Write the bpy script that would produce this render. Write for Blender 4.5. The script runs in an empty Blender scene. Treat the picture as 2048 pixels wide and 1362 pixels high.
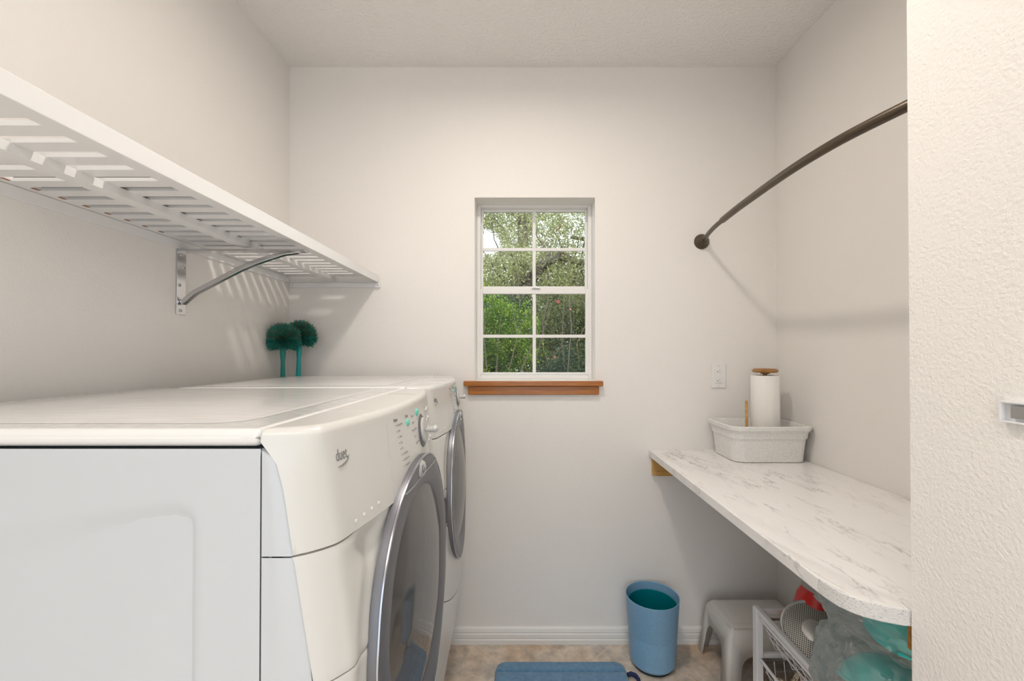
import bpy, bmesh, math, random
import numpy as np
from mathutils import Vector, Matrix, noise
random.seed(7); np.random.seed(7)
C = bpy.context.scene.collection
scn = bpy.context.scene
R = math.radians

# ---------------------------------------------------------------- camera
cam_d = bpy.data.cameras.new('camera'); cam = bpy.data.objects.new('camera', cam_d); C.objects.link(cam)
cam_d.sensor_width = 36; cam_d.lens = 845 / 2048 * 36
cam_d.shift_x = -22 / 2048; cam_d.shift_y = 20.6 / 2048
cam_d.clip_start = 0.01
cam.location = (0, 0, 1.376); cam.rotation_euler = (R(90.5), 0, 0)
scn.camera = cam

# ---------------------------------------------------------------- world, sun, exposure
w = bpy.data.worlds.new('world'); scn.world = w; w.use_nodes = True
nt = w.node_tree; nt.nodes.clear()
wo = nt.nodes.new('ShaderNodeOutputWorld'); bg = nt.nodes.new('ShaderNodeBackground')
tc = nt.nodes.new('ShaderNodeTexCoord'); sp = nt.nodes.new('ShaderNodeSeparateXYZ'); cr = nt.nodes.new('ShaderNodeValToRGB')
nt.links.new(tc.outputs['Generated'], sp.inputs[0]); nt.links.new(sp.outputs['Z'], cr.inputs[0])
cr.color_ramp.elements[0].position = 0.0; cr.color_ramp.elements[0].color = (0.62, 0.66, 0.70, 1)
cr.color_ramp.elements[1].position = 0.6; cr.color_ramp.elements[1].color = (0.80, 0.90, 1.0, 1)
nt.links.new(cr.outputs[0], bg.inputs[0]); bg.inputs[1].default_value = 2.6
nt.links.new(bg.outputs[0], wo.inputs[0])
sd = bpy.data.lights.new('sun', 'SUN'); sun = bpy.data.objects.new('sun', sd); C.objects.link(sun)
sd.energy = 2.2; sd.angle = R(3); sd.color = (1, 0.95, 0.85)
sun.rotation_euler = (R(35), R(22), 0)
vs = scn.view_settings
vs.view_transform = 'Standard'; vs.look = 'None'; vs.exposure = 0.12; vs.gamma = 1.0; vs.use_curve_mapping = False
LAMP_STRENGTH = 165.0
ad_ = bpy.data.lights.new('fill_light', 'AREA'); al = bpy.data.objects.new('fill_light', ad_); C.objects.link(al)  # soft fill added overhead behind the camera to lift the walls, no fixture
ad_.shape = 'RECTANGLE'; ad_.size = 1.1; ad_.size_y = 0.9; ad_.energy = 9; ad_.color = (1, 0.93, 0.85)
al.location = (-0.15, -0.55, 2.62); al.rotation_euler = (R(12), 0, 0)

# ---------------------------------------------------------------- materials
def mat(name, col, rough=0.5, metal=0.0, spec=None, coat=0.0):
    m = bpy.data.materials.new(name); m.use_nodes = True
    b = m.node_tree.nodes['Principled BSDF']
    b.inputs['Base Color'].default_value = (*col, 1); b.inputs['Roughness'].default_value = rough
    b.inputs['Metallic'].default_value = metal
    if spec is not None: b.inputs['Specular IOR Level'].default_value = spec
    b.inputs['Coat Weight'].default_value = coat
    return m
def nd(m, t, **kw):
    n = m.node_tree.nodes.new(t)
    for k, v in kw.items(): setattr(n, k, v)
    return n
def lk(m, a, b): m.node_tree.links.new(a, b)
def bsdf(m): return m.node_tree.nodes['Principled BSDF']
def noise_tex(m, scale, detail=4, vec=None, stretch=None, rough=0.5):
    t = nd(m, 'ShaderNodeTexCoord'); mp = nd(m, 'ShaderNodeMapping'); n = nd(m, 'ShaderNodeTexNoise')
    lk(m, t.outputs['Object'], mp.inputs[0]); lk(m, mp.outputs[0], n.inputs['Vector'])
    if stretch: mp.inputs['Scale'].default_value = stretch
    n.inputs['Scale'].default_value = scale; n.inputs['Detail'].default_value = detail; n.inputs['Roughness'].default_value = rough
    return n
def ramp(m, src, stops):
    r = nd(m, 'ShaderNodeValToRGB'); e = r.color_ramp.elements
    while len(e) < len(stops): e.new(0.5)
    for i, (p, c) in enumerate(stops):
        e[i].position = p; e[i].color = (*c, 1)
    lk(m, src, r.inputs[0]); return r
def bump(m, src, strength, dist=0.01, prev=None):
    b = nd(m, 'ShaderNodeBump'); b.inputs['Strength'].default_value = strength; b.inputs['Distance'].default_value = dist
    lk(m, src, b.inputs['Height'])
    if prev: lk(m, prev.outputs[0], b.inputs['Normal'])
    lk(m, b.outputs[0], bsdf(m).inputs['Normal']); return b

def wall_mat(name, col, s, d, st=0.22):
    m = mat(name, col, 0.6, spec=0.3)
    n = noise_tex(m, s, 3); bump(m, n.outputs[0], st, d)
    n2 = noise_tex(m, 1.3, 3)
    r = ramp(m, n2.outputs[0], [(0.3, tuple(c*0.97 for c in col)), (0.7, col)])
    lk(m, r.outputs[0], bsdf(m).inputs['Base Color'])
    return m
M_wall = wall_mat('wall_paint', (0.85, 0.82, 0.785), 180, 0.004)
M_wall2 = wall_mat('partition_paint', (0.87, 0.84, 0.80), 150, 0.005, 0.4)
M_ceil = wall_mat('ceiling_paint', (0.885, 0.86, 0.83), 85, 0.014, 0.5)
M_trim = mat('trim_paint', (0.80, 0.785, 0.76), 0.35)
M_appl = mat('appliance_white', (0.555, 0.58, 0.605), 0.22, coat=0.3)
M_bisque = mat('appliance_front', (0.69, 0.68, 0.65), 0.28, coat=0.2)
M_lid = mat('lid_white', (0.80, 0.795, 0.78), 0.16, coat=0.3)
n = noise_tex(M_lid, 60, 6, stretch=(1, 3, 1)); r = ramp(M_lid, n.outputs[0], [(0.35, (0.12,)*3), (0.75, (0.28,)*3)]); lk(M_lid, r.outputs[0], bsdf(M_lid).inputs['Roughness'])
M_lidin = mat('lid_panel_worn', (0.76, 0.75, 0.735), 0.2, coat=0.2)
n = noise_tex(M_lidin, 26, 8, stretch=(0.5, 3, 1), rough=0.7); r = ramp(M_lidin, n.outputs[0], [(0.35, (0.72, 0.70, 0.68)), (0.72, (0.82, 0.81, 0.80))]); lk(M_lidin, r.outputs[0], bsdf(M_lidin).inputs['Base Color'])
M_gap = mat('dark_gap', (0.05, 0.05, 0.055), 0.7)
M_silver = mat('door_ring_silver', (0.17, 0.17, 0.185), 0.38, 0.35)
M_silver_hi = mat('door_rim', (0.42, 0.43, 0.47), 0.22, 0.9)
M_badge = mat('badge', (0.62, 0.64, 0.64), 0.25, 0.5)
M_knob = mat('knob_grey', (0.58, 0.58, 0.57), 0.35, 0.2)
M_green = mat('green_button', (0.16, 0.62, 0.50), 0.3)
M_print = mat('small_print', (0.42, 0.41, 0.40), 0.6)
M_text = mat('printed_grey', (0.22, 0.22, 0.22), 0.6)
M_logo = mat('logo_grey', (0.24, 0.25, 0.26), 0.4, 0.3)
M_red = mat('red_mark', (0.65, 0.12, 0.08), 0.5)
M_drum = mat('drum_grey', (0.20, 0.205, 0.215), 0.3, 0.4)
M_chrome = mat('chrome', (0.62, 0.62, 0.63), 0.12, 1.0)
M_steel = mat('brushed_steel', (0.6, 0.6, 0.6), 0.32, 0.9)
M_bronze = mat('bronze_rod', (0.115, 0.09, 0.065), 0.33, 0.75)
M_plastic = mat('shelf_white', (0.82, 0.815, 0.81), 0.35)
M_rust = mat('rust', (0.35, 0.15, 0.07), 0.8)
M_liner = mat('shelf_liner_dark', (0.07, 0.065, 0.06), 0.7)
M_teal = mat('teal_plastic', (0.0, 0.36, 0.36), 0.35)
M_teal2 = mat('dark_teal_plastic', (0.005, 0.23, 0.19), 0.4)
M_bris = mat('green_bristle', (0.014, 0.20, 0.15), 0.6)
M_bris3 = mat('light_bristle', (0.05, 0.33, 0.26), 0.6)
M_bris2 = mat('brown_bristle_tip', (0.24, 0.13, 0.07), 0.6)
M_bowl = mat('turquoise_plastic', (0.0, 0.80, 0.76), 0.25, coat=0.4)
M_blue = mat('blue_can', (0.235, 0.375, 0.545), 0.45)
n = noise_tex(M_blue, 220, 3); r = ramp(M_blue, n.outputs[0], [(0.35, (0.20, 0.38, 0.57)), (0.7, (0.25, 0.45, 0.64))]); lk(M_blue, r.outputs[0], bsdf(M_blue).inputs['Base Color'])
M_liner_teal = mat('teal_liner', (0.0, 0.20, 0.24), 0.25)
M_stool = mat('stool_plastic', (0.74, 0.72, 0.68), 0.4)
bump(M_stool, noise_tex(M_stool, 300, 2).outputs[0], 0.15, 0.002)
M_rack = mat('rack_white', (0.80, 0.80, 0.81), 0.3)
M_tub = mat('speckled_tub', (0.8, 0.79, 0.77), 0.5)
n = noise_tex(M_tub, 420, 2); r = ramp(M_tub, n.outputs[0], [(0.36, (0.60, 0.585, 0.56)), (0.5, (0.82, 0.81, 0.79)), (0.66, (0.88, 0.87, 0.85))]); lk(M_tub, r.outputs[0], bsdf(M_tub).inputs['Base Color'])
M_paper = mat('paper_towel', (0.88, 0.86, 0.82), 0.85, spec=0.1)
bump(M_paper, noise_tex(M_paper, 260, 3).outputs[0], 0.6, 0.003)
M_plate = mat('outlet_white', (0.82, 0.81, 0.79), 0.3)
M_black = mat('black', (0.01, 0.01, 0.01), 0.5)
M_cream = mat('cream_weave', (0.72, 0.63, 0.48), 0.8)
M_orange = mat('orange_weave', (0.50, 0.22, 0.10), 0.8)
M_redp = mat('red_plastic', (0.62, 0.012, 0.008), 0.3)
M_navy = mat('navy_fabric', (0.01, 0.018, 0.09), 0.7)
M_white = mat('white_fabric', (0.8, 0.8, 0.8), 0.7)
# woven look
def weave(m, c1, c2, s):
    t = nd(m, 'ShaderNodeTexCoord'); mp = nd(m, 'ShaderNodeMapping'); v = nd(m, 'ShaderNodeTexVoronoi')
    lk(m, t.outputs['Object'], mp.inputs[0]); mp.inputs['Scale'].default_value = (1, 1, 0.6); mp.inputs['Rotation'].default_value = (0.5, 0.6, 0.4)
    lk(m, mp.outputs[0], v.inputs['Vector']); v.inputs['Scale'].default_value = s
    r = ramp(m, v.outputs['Distance'], [(0.35, c1), (0.62, c1), (0.72, c2)]); lk(m, r.outputs[0], bsdf(m).inputs['Base Color'])
    b = bump(m, v.outputs['Distance'], 0.9, 0.003); b.invert = True
weave(M_cream, (0.74, 0.65, 0.50), (0.10, 0.07, 0.04), 150)
weave(M_orange, (0.52, 0.24, 0.11), (0.10, 0.04, 0.02), 120)
def wood(name, c1, c2, axis=(1, 14, 14), s=6, rough=0.35):
    m = mat(name, c1, rough, coat=0.2)
    n = noise_tex(m, s, 7, stretch=axis, rough=0.65)
    r = ramp(m, n.outputs[0], [(0.32, c1), (0.68, c2)]); lk(m, r.outputs[0], bsdf(m).inputs['Base Color'])
    bump(m, n.outputs[0], 0.15, 0.002); return m
M_oak = wood('oak_sill', (0.27, 0.075, 0.004), (0.47, 0.165, 0.013))
M_oak2 = wood('oak_holder', (0.24, 0.095, 0.015), (0.44, 0.22, 0.05))
M_pine = wood('pine_cleat', (0.50, 0.26, 0.06), (0.66, 0.40, 0.13))
M_chip = mat('particle_board', (0.38, 0.25, 0.15), 0.9)
n = noise_tex(M_chip, 350, 3); r = ramp(M_chip, n.outputs[0], [(0.3, (0.22, 0.13, 0.07)), (0.7, (0.5, 0.36, 0.24))]); lk(M_chip, r.outputs[0], bsdf(M_chip).inputs['Base Color'])
# marble laminate
M_marble = mat('marble_laminate', (0.83, 0.81, 0.79), 0.3, coat=0.15)
t = nd(M_marble, 'ShaderNodeTexCoord')
def vein(scale, rot, st, wdt, strength, seed):
    mp = nd(M_marble, 'ShaderNodeMapping'); mp.inputs['Rotation'].default_value = (0, 0, rot); mp.inputs['Scale'].default_value = st
    mp.inputs['Location'].default_value = (seed, seed * 2, 0)
    lk(M_marble, t.outputs['Object'], mp.inputs[0])
    n = nd(M_marble, 'ShaderNodeTexNoise'); lk(M_marble, mp.outputs[0], n.inputs['Vector'])
    n.inputs['Scale'].default_value = scale; n.inputs['Detail'].default_value = 9; n.inputs['Roughness'].default_value = 0.62; n.inputs['Distortion'].default_value = 0.6
    a = nd(M_marble, 'ShaderNodeMath', operation='SUBTRACT'); lk(M_marble, n.outputs[0], a.inputs[0]); a.inputs[1].default_value = 0.5
    b = nd(M_marble, 'ShaderNodeMath', operation='ABSOLUTE'); lk(M_marble, a.outputs[0], b.inputs[0])
    c = nd(M_marble, 'ShaderNodeMapRange'); lk(M_marble, b.outputs[0], c.inputs[0]); c.inputs[1].default_value = 0; c.inputs[2].default_value = wdt
    c.inputs[3].default_value = strength; c.inputs[4].default_value = 0
    n2 = nd(M_marble, 'ShaderNodeTexNoise'); lk(M_marble, mp.outputs[0], n2.inputs['Vector']); n2.inputs['Scale'].default_value = scale * 1.1; n2.inputs['Detail'].default_value = 2
    d = nd(M_marble, 'ShaderNodeMapRange'); lk(M_marble, n2.outputs[0], d.inputs[0]); d.inputs[1].default_value = 0.48; d.inputs[2].default_value = 0.62
    e = nd(M_marble, 'ShaderNodeMath', operation='MULTIPLY'); lk(M_marble, c.outputs[0], e.inputs[0]); lk(M_marble, d.outputs[0], e.inputs[1])
    return e
v1 = vein(2.6, 0.42, (3.4, 0.9, 1), 0.014, 0.75, 3.1)
v2 = vein(5.0, 0.30, (3.2, 0.8, 1), 0.018, 0.45, 8.7)
v3 = vein(1.8, 0.62, (2.6, 1.0, 1), 0.06, 0.22, 1.4)
s1 = nd(M_marble, 'ShaderNodeMath', operation='ADD'); lk(M_marble, v1.outputs[0], s1.inputs[0]); lk(M_marble, v2.outputs[0], s1.inputs[1])
s2 = nd(M_marble, 'ShaderNodeMath', operation='ADD'); s2.use_clamp = True; lk(M_marble, s1.outputs[0], s2.inputs[0]); lk(M_marble, v3.outputs[0], s2.inputs[1])
r = ramp(M_marble, s2.outputs[0], [(0.0, (0.87, 0.85, 0.83)), (1.0, (0.28, 0.25, 0.23))]); lk(M_marble, r.outputs[0], bsdf(M_marble).inputs['Base Color'])
M_edge = mat('painted_chip_edge', (0.76, 0.75, 0.735), 0.7)
n = noise_tex(M_edge, 260, 5, stretch=(1, 1, 2.0)); r = ramp(M_edge, n.outputs[0], [(0.35, (0.52, 0.50, 0.48)), (0.44, (0.78, 0.77, 0.76))]); lk(M_edge, r.outputs[0], bsdf(M_edge).inputs['Base Color'])
bump(M_edge, n.outputs[0], 0.8, 0.004)
# floor tile
M_floor = mat('floor_tile', (0.5, 0.42, 0.36), 0.42)
t = nd(M_floor, 'ShaderNodeTexCoord'); mp = nd(M_floor, 'ShaderNodeMapping')
mp.inputs['Rotation'].default_value = (0, 0, R(45)); mp.inputs['Location'].default_value = (1.630 + 5.1, -1.255 + 5.1, 0)
br = nd(M_floor, 'ShaderNodeTexBrick'); br.offset = 0; br.squash = 1
br.inputs['Scale'].default_value = 1; br.inputs['Brick Width'].default_value = 0.51; br.inputs['Row Height'].default_value = 0.51
br.inputs['Mortar Size'].default_value = 0.0035; br.inputs['Mortar Smooth'].default_value = 0.2; br.inputs['Bias'].default_value = 0
br.inputs['Color1'].default_value = (0, 0, 0, 1); br.inputs['Color2'].default_value = (1, 1, 1, 1); br.inputs['Mortar'].default_value = (0.5, 0.5, 0.5, 1)
lk(M_floor, t.outputs['Object'], mp.inputs[0]); lk(M_floor, mp.outputs[0], br.inputs['Vector'])
na = noise_tex(M_floor, 3.2, 8, rough=0.62); nb = noise_tex(M_floor, 14, 8, rough=0.7)
ra = ramp(M_floor, na.outputs[0], [(0.30, (0.62, 0.585, 0.55)), (0.50, (0.66, 0.57, 0.48)), (0.66, (0.62, 0.45, 0.31))])
rb = ramp(M_floor, nb.outputs[0], [(0.33, (0.52, 0.52, 0.50)), (0.62, (1.15, 1.12, 1.08))])
mx = nd(M_floor, 'ShaderNodeMix', data_type='RGBA', blend_type='MULTIPLY'); mx.inputs[0].default_value = 0.85
lk(M_floor, ra.outputs[0], mx.inputs[6]); lk(M_floor, rb.outputs[0], mx.inputs[7])
mg = nd(M_floor, 'ShaderNodeMix', data_type='RGBA'); mg.inputs[7].default_value = (0.72, 0.57, 0.45, 1)
lk(M_floor, br.outputs['Fac'], mg.inputs[0]); lk(M_floor, mx.outputs[2], mg.inputs[6]); lk(M_floor, mg.outputs[2], bsdf(M_floor).inputs['Base Color'])
bf = bump(M_floor, br.outputs['Fac'], 0.5, 0.003); bf.invert = True
# mat fabric
M_mat = mat('blue_plush', (0.155, 0.27, 0.42), 0.95, spec=0.1)
bsdf(M_mat).inputs['Sheen Weight'].default_value = 0.4
n = noise_tex(M_mat, 420, 3); bump(M_mat, n.outputs[0], 0.9, 0.004)
n = noise_tex(M_mat, 60, 5); r = ramp(M_mat, n.outputs[0], [(0.3, (0.10, 0.24, 0.40)), (0.7, (0.16, 0.33, 0.52))]); lk(M_mat, r.outputs[0], bsdf(M_mat).inputs['Base Color'])
# glass-like materials: transparent + glossy by fresnel
def film(name, tint, gloss_rough, base_fac, ior=1.45, diff=None, diff_fac=0.0):
    m = bpy.data.materials.new(name); m.use_nodes = True; T = m.node_tree; T.nodes.clear()
    o = T.nodes.new('ShaderNodeOutputMaterial'); a = T.nodes.new('ShaderNodeBsdfTransparent'); g = T.nodes.new('ShaderNodeBsdfGlossy')
    f = T.nodes.new('ShaderNodeFresnel'); ad = T.nodes.new('ShaderNodeMath'); ad.operation = 'ADD'; ad.use_clamp = True
    x = T.nodes.new('ShaderNodeMixShader')
    a.inputs[0].default_value = (*tint, 1); g.inputs['Roughness'].default_value = gloss_rough; g.inputs[0].default_value = (0.95,)*3 + (1,)
    f.inputs[0].default_value = ior; T.links.new(f.outputs[0], ad.inputs[0]); ad.inputs[1].default_value = base_fac
    T.links.new(ad.outputs[0], x.inputs[0]); T.links.new(a.outputs[0], x.inputs[1]); T.links.new(g.outputs[0], x.inputs[2])
    last = x
    if diff:
        d = T.nodes.new('ShaderNodeBsdfDiffuse'); d.inputs[0].default_value = (*diff, 1)
        tl = T.nodes.new('ShaderNodeBsdfTranslucent'); tl.inputs[0].default_value = (*diff, 1)
        m1 = T.nodes.new('ShaderNodeMixShader'); m1.inputs[0].default_value = 0.4; T.links.new(d.outputs[0], m1.inputs[1]); T.links.new(tl.outputs[0], m1.inputs[2])
        y = T.nodes.new('ShaderNodeMixShader'); y.inputs[0].default_value = diff_fac
        T.links.new(x.outputs[0], y.inputs[1]); T.links.new(m1.outputs[0], y.inputs[2]); last = y
    T.links.new(last.outputs[0], o.inputs[0]); return m
M_glass = film('window_glass', (0.97, 0.98, 0.97), 0.0, 0.0, 1.18)
M_doorglass = film('door_glass', (0.34, 0.345, 0.36), 0.03, 0.10, 1.6, (0.38, 0.36, 0.345), 0.34)
M_bag = film('clear_plastic_bag', (0.97, 0.99, 0.99), 0.07, 0.05, 1.45, (0.97, 0.99, 0.99), 0.24)
M_bag2 = film('cloudy_plastic_bag', (0.96, 0.98, 0.98), 0.08, 0.05, 1.45, (0.90, 0.93, 0.94), 0.20)
M_dome = bpy.data.materials.new('lamp_dome'); M_dome.use_nodes = True
b = bsdf(M_dome); b.inputs['Emission Color'].default_value = (1.0, 0.92, 0.84, 1); b.inputs['Emission Strength'].default_value = LAMP_STRENGTH
def leaf_mat(name, c1, c2, c3):
    m = mat(name, c1, 0.55, spec=0.3)
    n = noise_tex(m, 5.0, 6, rough=0.8); n2 = noise_tex(m, 55, 2)
    a = nd(m, 'ShaderNodeMath', operation='ADD'); lk(m, n.outputs[0], a.inputs[0]); lk(m, n2.outputs[0], a.inputs[1])
    h = nd(m, 'ShaderNodeMath', operation='MULTIPLY'); lk(m, a.outputs[0], h.inputs[0]); h.inputs[1].default_value = 0.5
    r = ramp(m, h.outputs[0], [(0.40, c1), (0.5, c2), (0.6, c3)]); lk(m, r.outputs[0], bsdf(m).inputs['Base Color'])
    T = m.node_tree; o = [x for x in T.nodes if x.type == 'OUTPUT_MATERIAL'][0]
    tl = nd(m, 'ShaderNodeBsdfTranslucent'); lk(m, r.outputs[0], tl.inputs[0]); x = nd(m, 'ShaderNodeMixShader'); x.inputs[0].default_value = 0.4
    lk(m, bsdf(m).outputs[0], x.inputs[1]); lk(m, tl.outputs[0], x.inputs[2]); lk(m, x.outputs[0], o.inputs[0])
    return m
L_oak = leaf_mat('oak_leaves', (0.20, 0.22, 0.09), (0.42, 0.44, 0.21), (0.68, 0.66, 0.38))
L_bright = leaf_mat('bright_leaves', (0.02, 0.055, 0.006), (0.10, 0.20, 0.015), (0.46, 0.56, 0.06))
L_dark = leaf_mat('dark_leaves', (0.015, 0.03, 0.012), (0.035, 0.065, 0.028), (0.09, 0.13, 0.07))
L_mid = leaf_mat('mid_leaves', (0.045, 0.06, 0.018), (0.12, 0.15, 0.04), (0.34, 0.31, 0.14))
L_red = mat('red_leaf', (0.36, 0.085, 0.06), 0.6)
M_bark = mat('bark', (0.13, 0.10, 0.08), 0.9)
n = noise_tex(M_bark, 9, 6); r = ramp(M_bark, n.outputs[0], [(0.3, (0.08, 0.06, 0.05)), (0.7, (0.27, 0.23, 0.20))]); lk(M_bark, r.outputs[0], bsdf(M_bark).inputs['Base Color'])
M_twig = mat('twig', (0.13, 0.10, 0.07), 0.9)
M_ground = mat('ground', (0.10, 0.12, 0.05), 0.95)
n = noise_tex(M_ground, 4, 6); r = ramp(M_ground, n.outputs[0], [(0.35, (0.05, 0.09, 0.02)), (0.65, (0.20, 0.15, 0.09))]); lk(M_ground, r.outputs[0], bsdf(M_ground).inputs['Base Color'])

# ---------------------------------------------------------------- helpers
def obj(name, bm, m, parent=None, smooth=False, bevel=0, seg=3, kind=None, label=None, angle=35):
    me = bpy.data.meshes.new(name)
    if isinstance(bm, bmesh.types.BMesh):
        bmesh.ops.recalc_face_normals(bm, faces=bm.faces); bm.to_mesh(me); bm.free()
    else:
        me = bm
    for mm in (m if isinstance(m, (list, tuple)) else [m]): me.materials.append(mm)
    o = bpy.data.objects.new(name, me); C.objects.link(o)
    if smooth or bevel:
        for p in me.polygons: p.use_smooth = True
    if smooth and not bevel:
        me.set_sharp_from_angle(angle=R(angle))
    if bevel:
        b = o.modifiers.new('bevel', 'BEVEL'); b.width = bevel; b.segments = seg; b.limit_method = 'ANGLE'; b.angle_limit = R(35); b.harden_normals = True
    if parent: o.parent = parent
    if kind: o['kind'] = kind
    if label: o['label'] = label
    return o
def tag(o, label, cat, group=None):
    o['label'] = label; o['category'] = cat
    if group: o['group'] = group
    return o
def thing(name, label, cat, loc=(0, 0, 0), rz=0, group=None):
    o = bpy.data.objects.new(name, None); C.objects.link(o); o.location = loc; o.rotation_euler = (0, 0, rz); o.empty_display_size = 0.05
    return tag(o, label, cat, group)
def box(bm, x0, x1, y0, y1, z0, z1, mi=0):
    vs = [bm.verts.new((x, y, z)) for z in (z0, z1) for x, y in ((x0, y0), (x1, y0), (x1, y1), (x0, y1))]
    for f in ((3, 2, 1, 0), (4, 5, 6, 7), (0, 1, 5, 4), (1, 2, 6, 5), (2, 3, 7, 6), (3, 0, 4, 7)):
        bm.faces.new([vs[i] for i in f]).material_index = mi
    return vs
def bx(*a):
    bm = bmesh.new(); box(bm, *a); return bm
def frame_from(t):
    t = t.normalized(); up = Vector((0, 0, 1)) if abs(t.z) < 0.9 else Vector((1, 0, 0))
    a = t.cross(up).normalized(); return a, a.cross(t).normalized()
def tube(bm, pts, r, seg=10, cap=True, mi=0):
    pts = [Vector(p) for p in pts]; rr = r if isinstance(r, (list, tuple)) else [r] * len(pts)
    rings = []; a = None
    for i, p in enumerate(pts):
        t = (pts[min(i + 1, len(pts) - 1)] - pts[max(i - 1, 0)]).normalized()
        if a is None: a, b = frame_from(t)
        else:
            a = (a - t * a.dot(t)).normalized(); b = t.cross(a)
        b = t.cross(a)
        rings.append([bm.verts.new(p + (a * math.cos(k * 2 * math.pi / seg) + b * math.sin(k * 2 * math.pi / seg)) * rr[i]) for k in range(seg)])
    for i in range(len(rings) - 1):
        for k in range(seg):
            bm.faces.new((rings[i][k], rings[i][(k + 1) % seg], rings[i + 1][(k + 1) % seg], rings[i + 1][k])).material_index = mi
    if cap:
        bm.faces.new(rings[0][::-1]).material_index = mi; bm.faces.new(rings[-1]).material_index = mi
def lathe(bm, prof, seg=48, M=None, close=False):
    """prof: list of (r, z) about Z; M a matrix"""
    M = M or Matrix.Identity(4); rings = []
    for r_, z in prof:
        if r_ < 1e-6: rings.append([bm.verts.new(M @ Vector((0, 0, z)))])
        else: rings.append([bm.verts.new(M @ Vector((r_ * math.cos(2 * math.pi * k / seg), r_ * math.sin(2 * math.pi * k / seg), z))) for k in range(seg)])
    prs = list(zip(rings[:-1], rings[1:]))
    if close: prs.append((rings[-1], rings[0]))
    for A, B in prs:
        for k in range(seg):
            k2 = (k + 1) % seg
            if len(A) == 1 and len(B) == 1: continue
            if len(A) == 1: bm.faces.new((A[0], B[k2], B[k]))
            elif len(B) == 1: bm.faces.new((A[k], A[k2], B[0]))
            else: bm.faces.new((A[k], A[k2], B[k2], B[k]))
def to_axis(loc, zdir, xhint=(0, 0, 1)):
    z = Vector(zdir).normalized(); x = Vector(xhint); x = (x - z * x.dot(z))
    if x.length < 1e-4: x = Vector((1, 0, 0)) - z * z.x
    x.normalize(); y = z.cross(x)
    M = Matrix((x, y, z)).transposed().to_4x4(); M.translation = Vector(loc); return M
def text_mesh(s, size, M, depth=0.0004):
    cu = bpy.data.curves.new('t', 'FONT'); cu.body = s; cu.size = size; cu.extrude = depth; cu.align_x = 'LEFT'; cu.align_y = 'CENTER'
    o = bpy.data.objects.new('t', cu); C.objects.link(o)
    bpy.context.view_layer.update()
    me = bpy.data.meshes.new_from_object(o.evaluated_get(bpy.context.evaluated_depsgraph_get()))
    bpy.data.objects.remove(o); bpy.data.curves.remove(cu)
    me.transform(M); return me
def smoothstep(a, b, x):
    t = min(1, max(0, (x - a) / (b - a))); return t * t * (3 - 2 * t)

# ---------------------------------------------------------------- room shell
YB = 2.012; XL = -1.115; XR = 1.208; XP = 0.686; YP = 0.75; YF = -1.3; ZC = 2.752
FZ = 0.012
SL = 0.02   # ceiling falls very slightly towards the camera
def struct(name, bm, m, **k): return obj(name, bm, m, kind='structure', **k)
WX0, WX1, WZ0, WZ1 = -0.231, 0.344, 1.252, 2.126
bm = bmesh.new()
box(bm, XL - 0.12, WX0, YB, YB + 0.16, -0.02, 2.95); box(bm, WX1, XR + 0.12, YB, YB + 0.16, -0.02, 2.95)
box(bm, WX0, WX1, YB, YB + 0.16, -0.02, WZ0); box(bm, WX0, WX1, YB, YB + 0.16, WZ1, 2.95)
bmesh.ops.remove_doubles(bm, verts=bm.verts, dist=1e-5)
struct('wall_back', bm, M_wall)
struct('wall_left', bx(XL - 0.12, XL, YF, YB, -0.02, 2.95), M_wall)
struct('wall_right', bx(XR, XR + 0.12, YP, YB, -0.02, 2.95), M_wall)
struct('wall_partition', bx(XP, XR + 0.12, YF, YP, -0.02, 2.95), M_wall2)
bm = bmesh.new(); box(bm, XL, -0.85, YF - 0.12, YF, -0.02, 2.95); box(bm, -0.85, XP, YF - 0.12, YF, 2.25, 2.95); struct('wall_front', bm, M_wall)
struct('floor', bx(XL - 0.1, XR + 0.1, YF - 1.2, YB + 0.1, -0.03, FZ), M_floor)
bm = bmesh.new()
vs_ = box(bm, XL - 0.12, XR + 0.12, YF - 0.12, YB + 0.16, ZC, ZC + 0.12)
for v in bm.verts: v.co.z += (v.co.y - YB) * SL
struct('ceiling', bm, M_ceil)
# baseboard profile (distance from wall, height)
prof = [(0.0, 0.0), (0.014, 0.0), (0.014, 0.020), (0.011, 0.024), (0.011, 0.026), (0.013, 0.030), (0.013, 0.046), (0.010, 0.050), (0.010, 0.053), (0.012, 0.056), (0.009, 0.070), (0.004, 0.077), (0.0, 0.077)]
def baseboard(name, a, b, nrm):
    bm = bmesh.new(); a = Vector(a); b = Vector(b); nrm = Vector(nrm); r0 = []; r1 = []
    for d, z in prof:
        r0.append(bm.verts.new(a + nrm * d + Vector((0, 0, z)))); r1.append(bm.verts.new(b + nrm * d + Vector((0, 0, z))))
    for i in range(len(prof) - 1): bm.faces.new((r0[i], r0[i + 1], r1[i + 1], r1[i]))
    bm.faces.new(r0); bm.faces.new(r1[::-1]); struct(name, bm, M_trim)
baseboard('baseboard_back', (XL, YB, FZ), (XR, YB, FZ), (0, -1, 0))
baseboard('baseboard_right', (XR, YP, FZ), (XR, YB - 0.014, FZ), (-1, 0, 0))
baseboard('baseboard_left', (XL, YF, FZ), (XL, YB - 0.014, FZ), (1, 0, 0))

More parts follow.
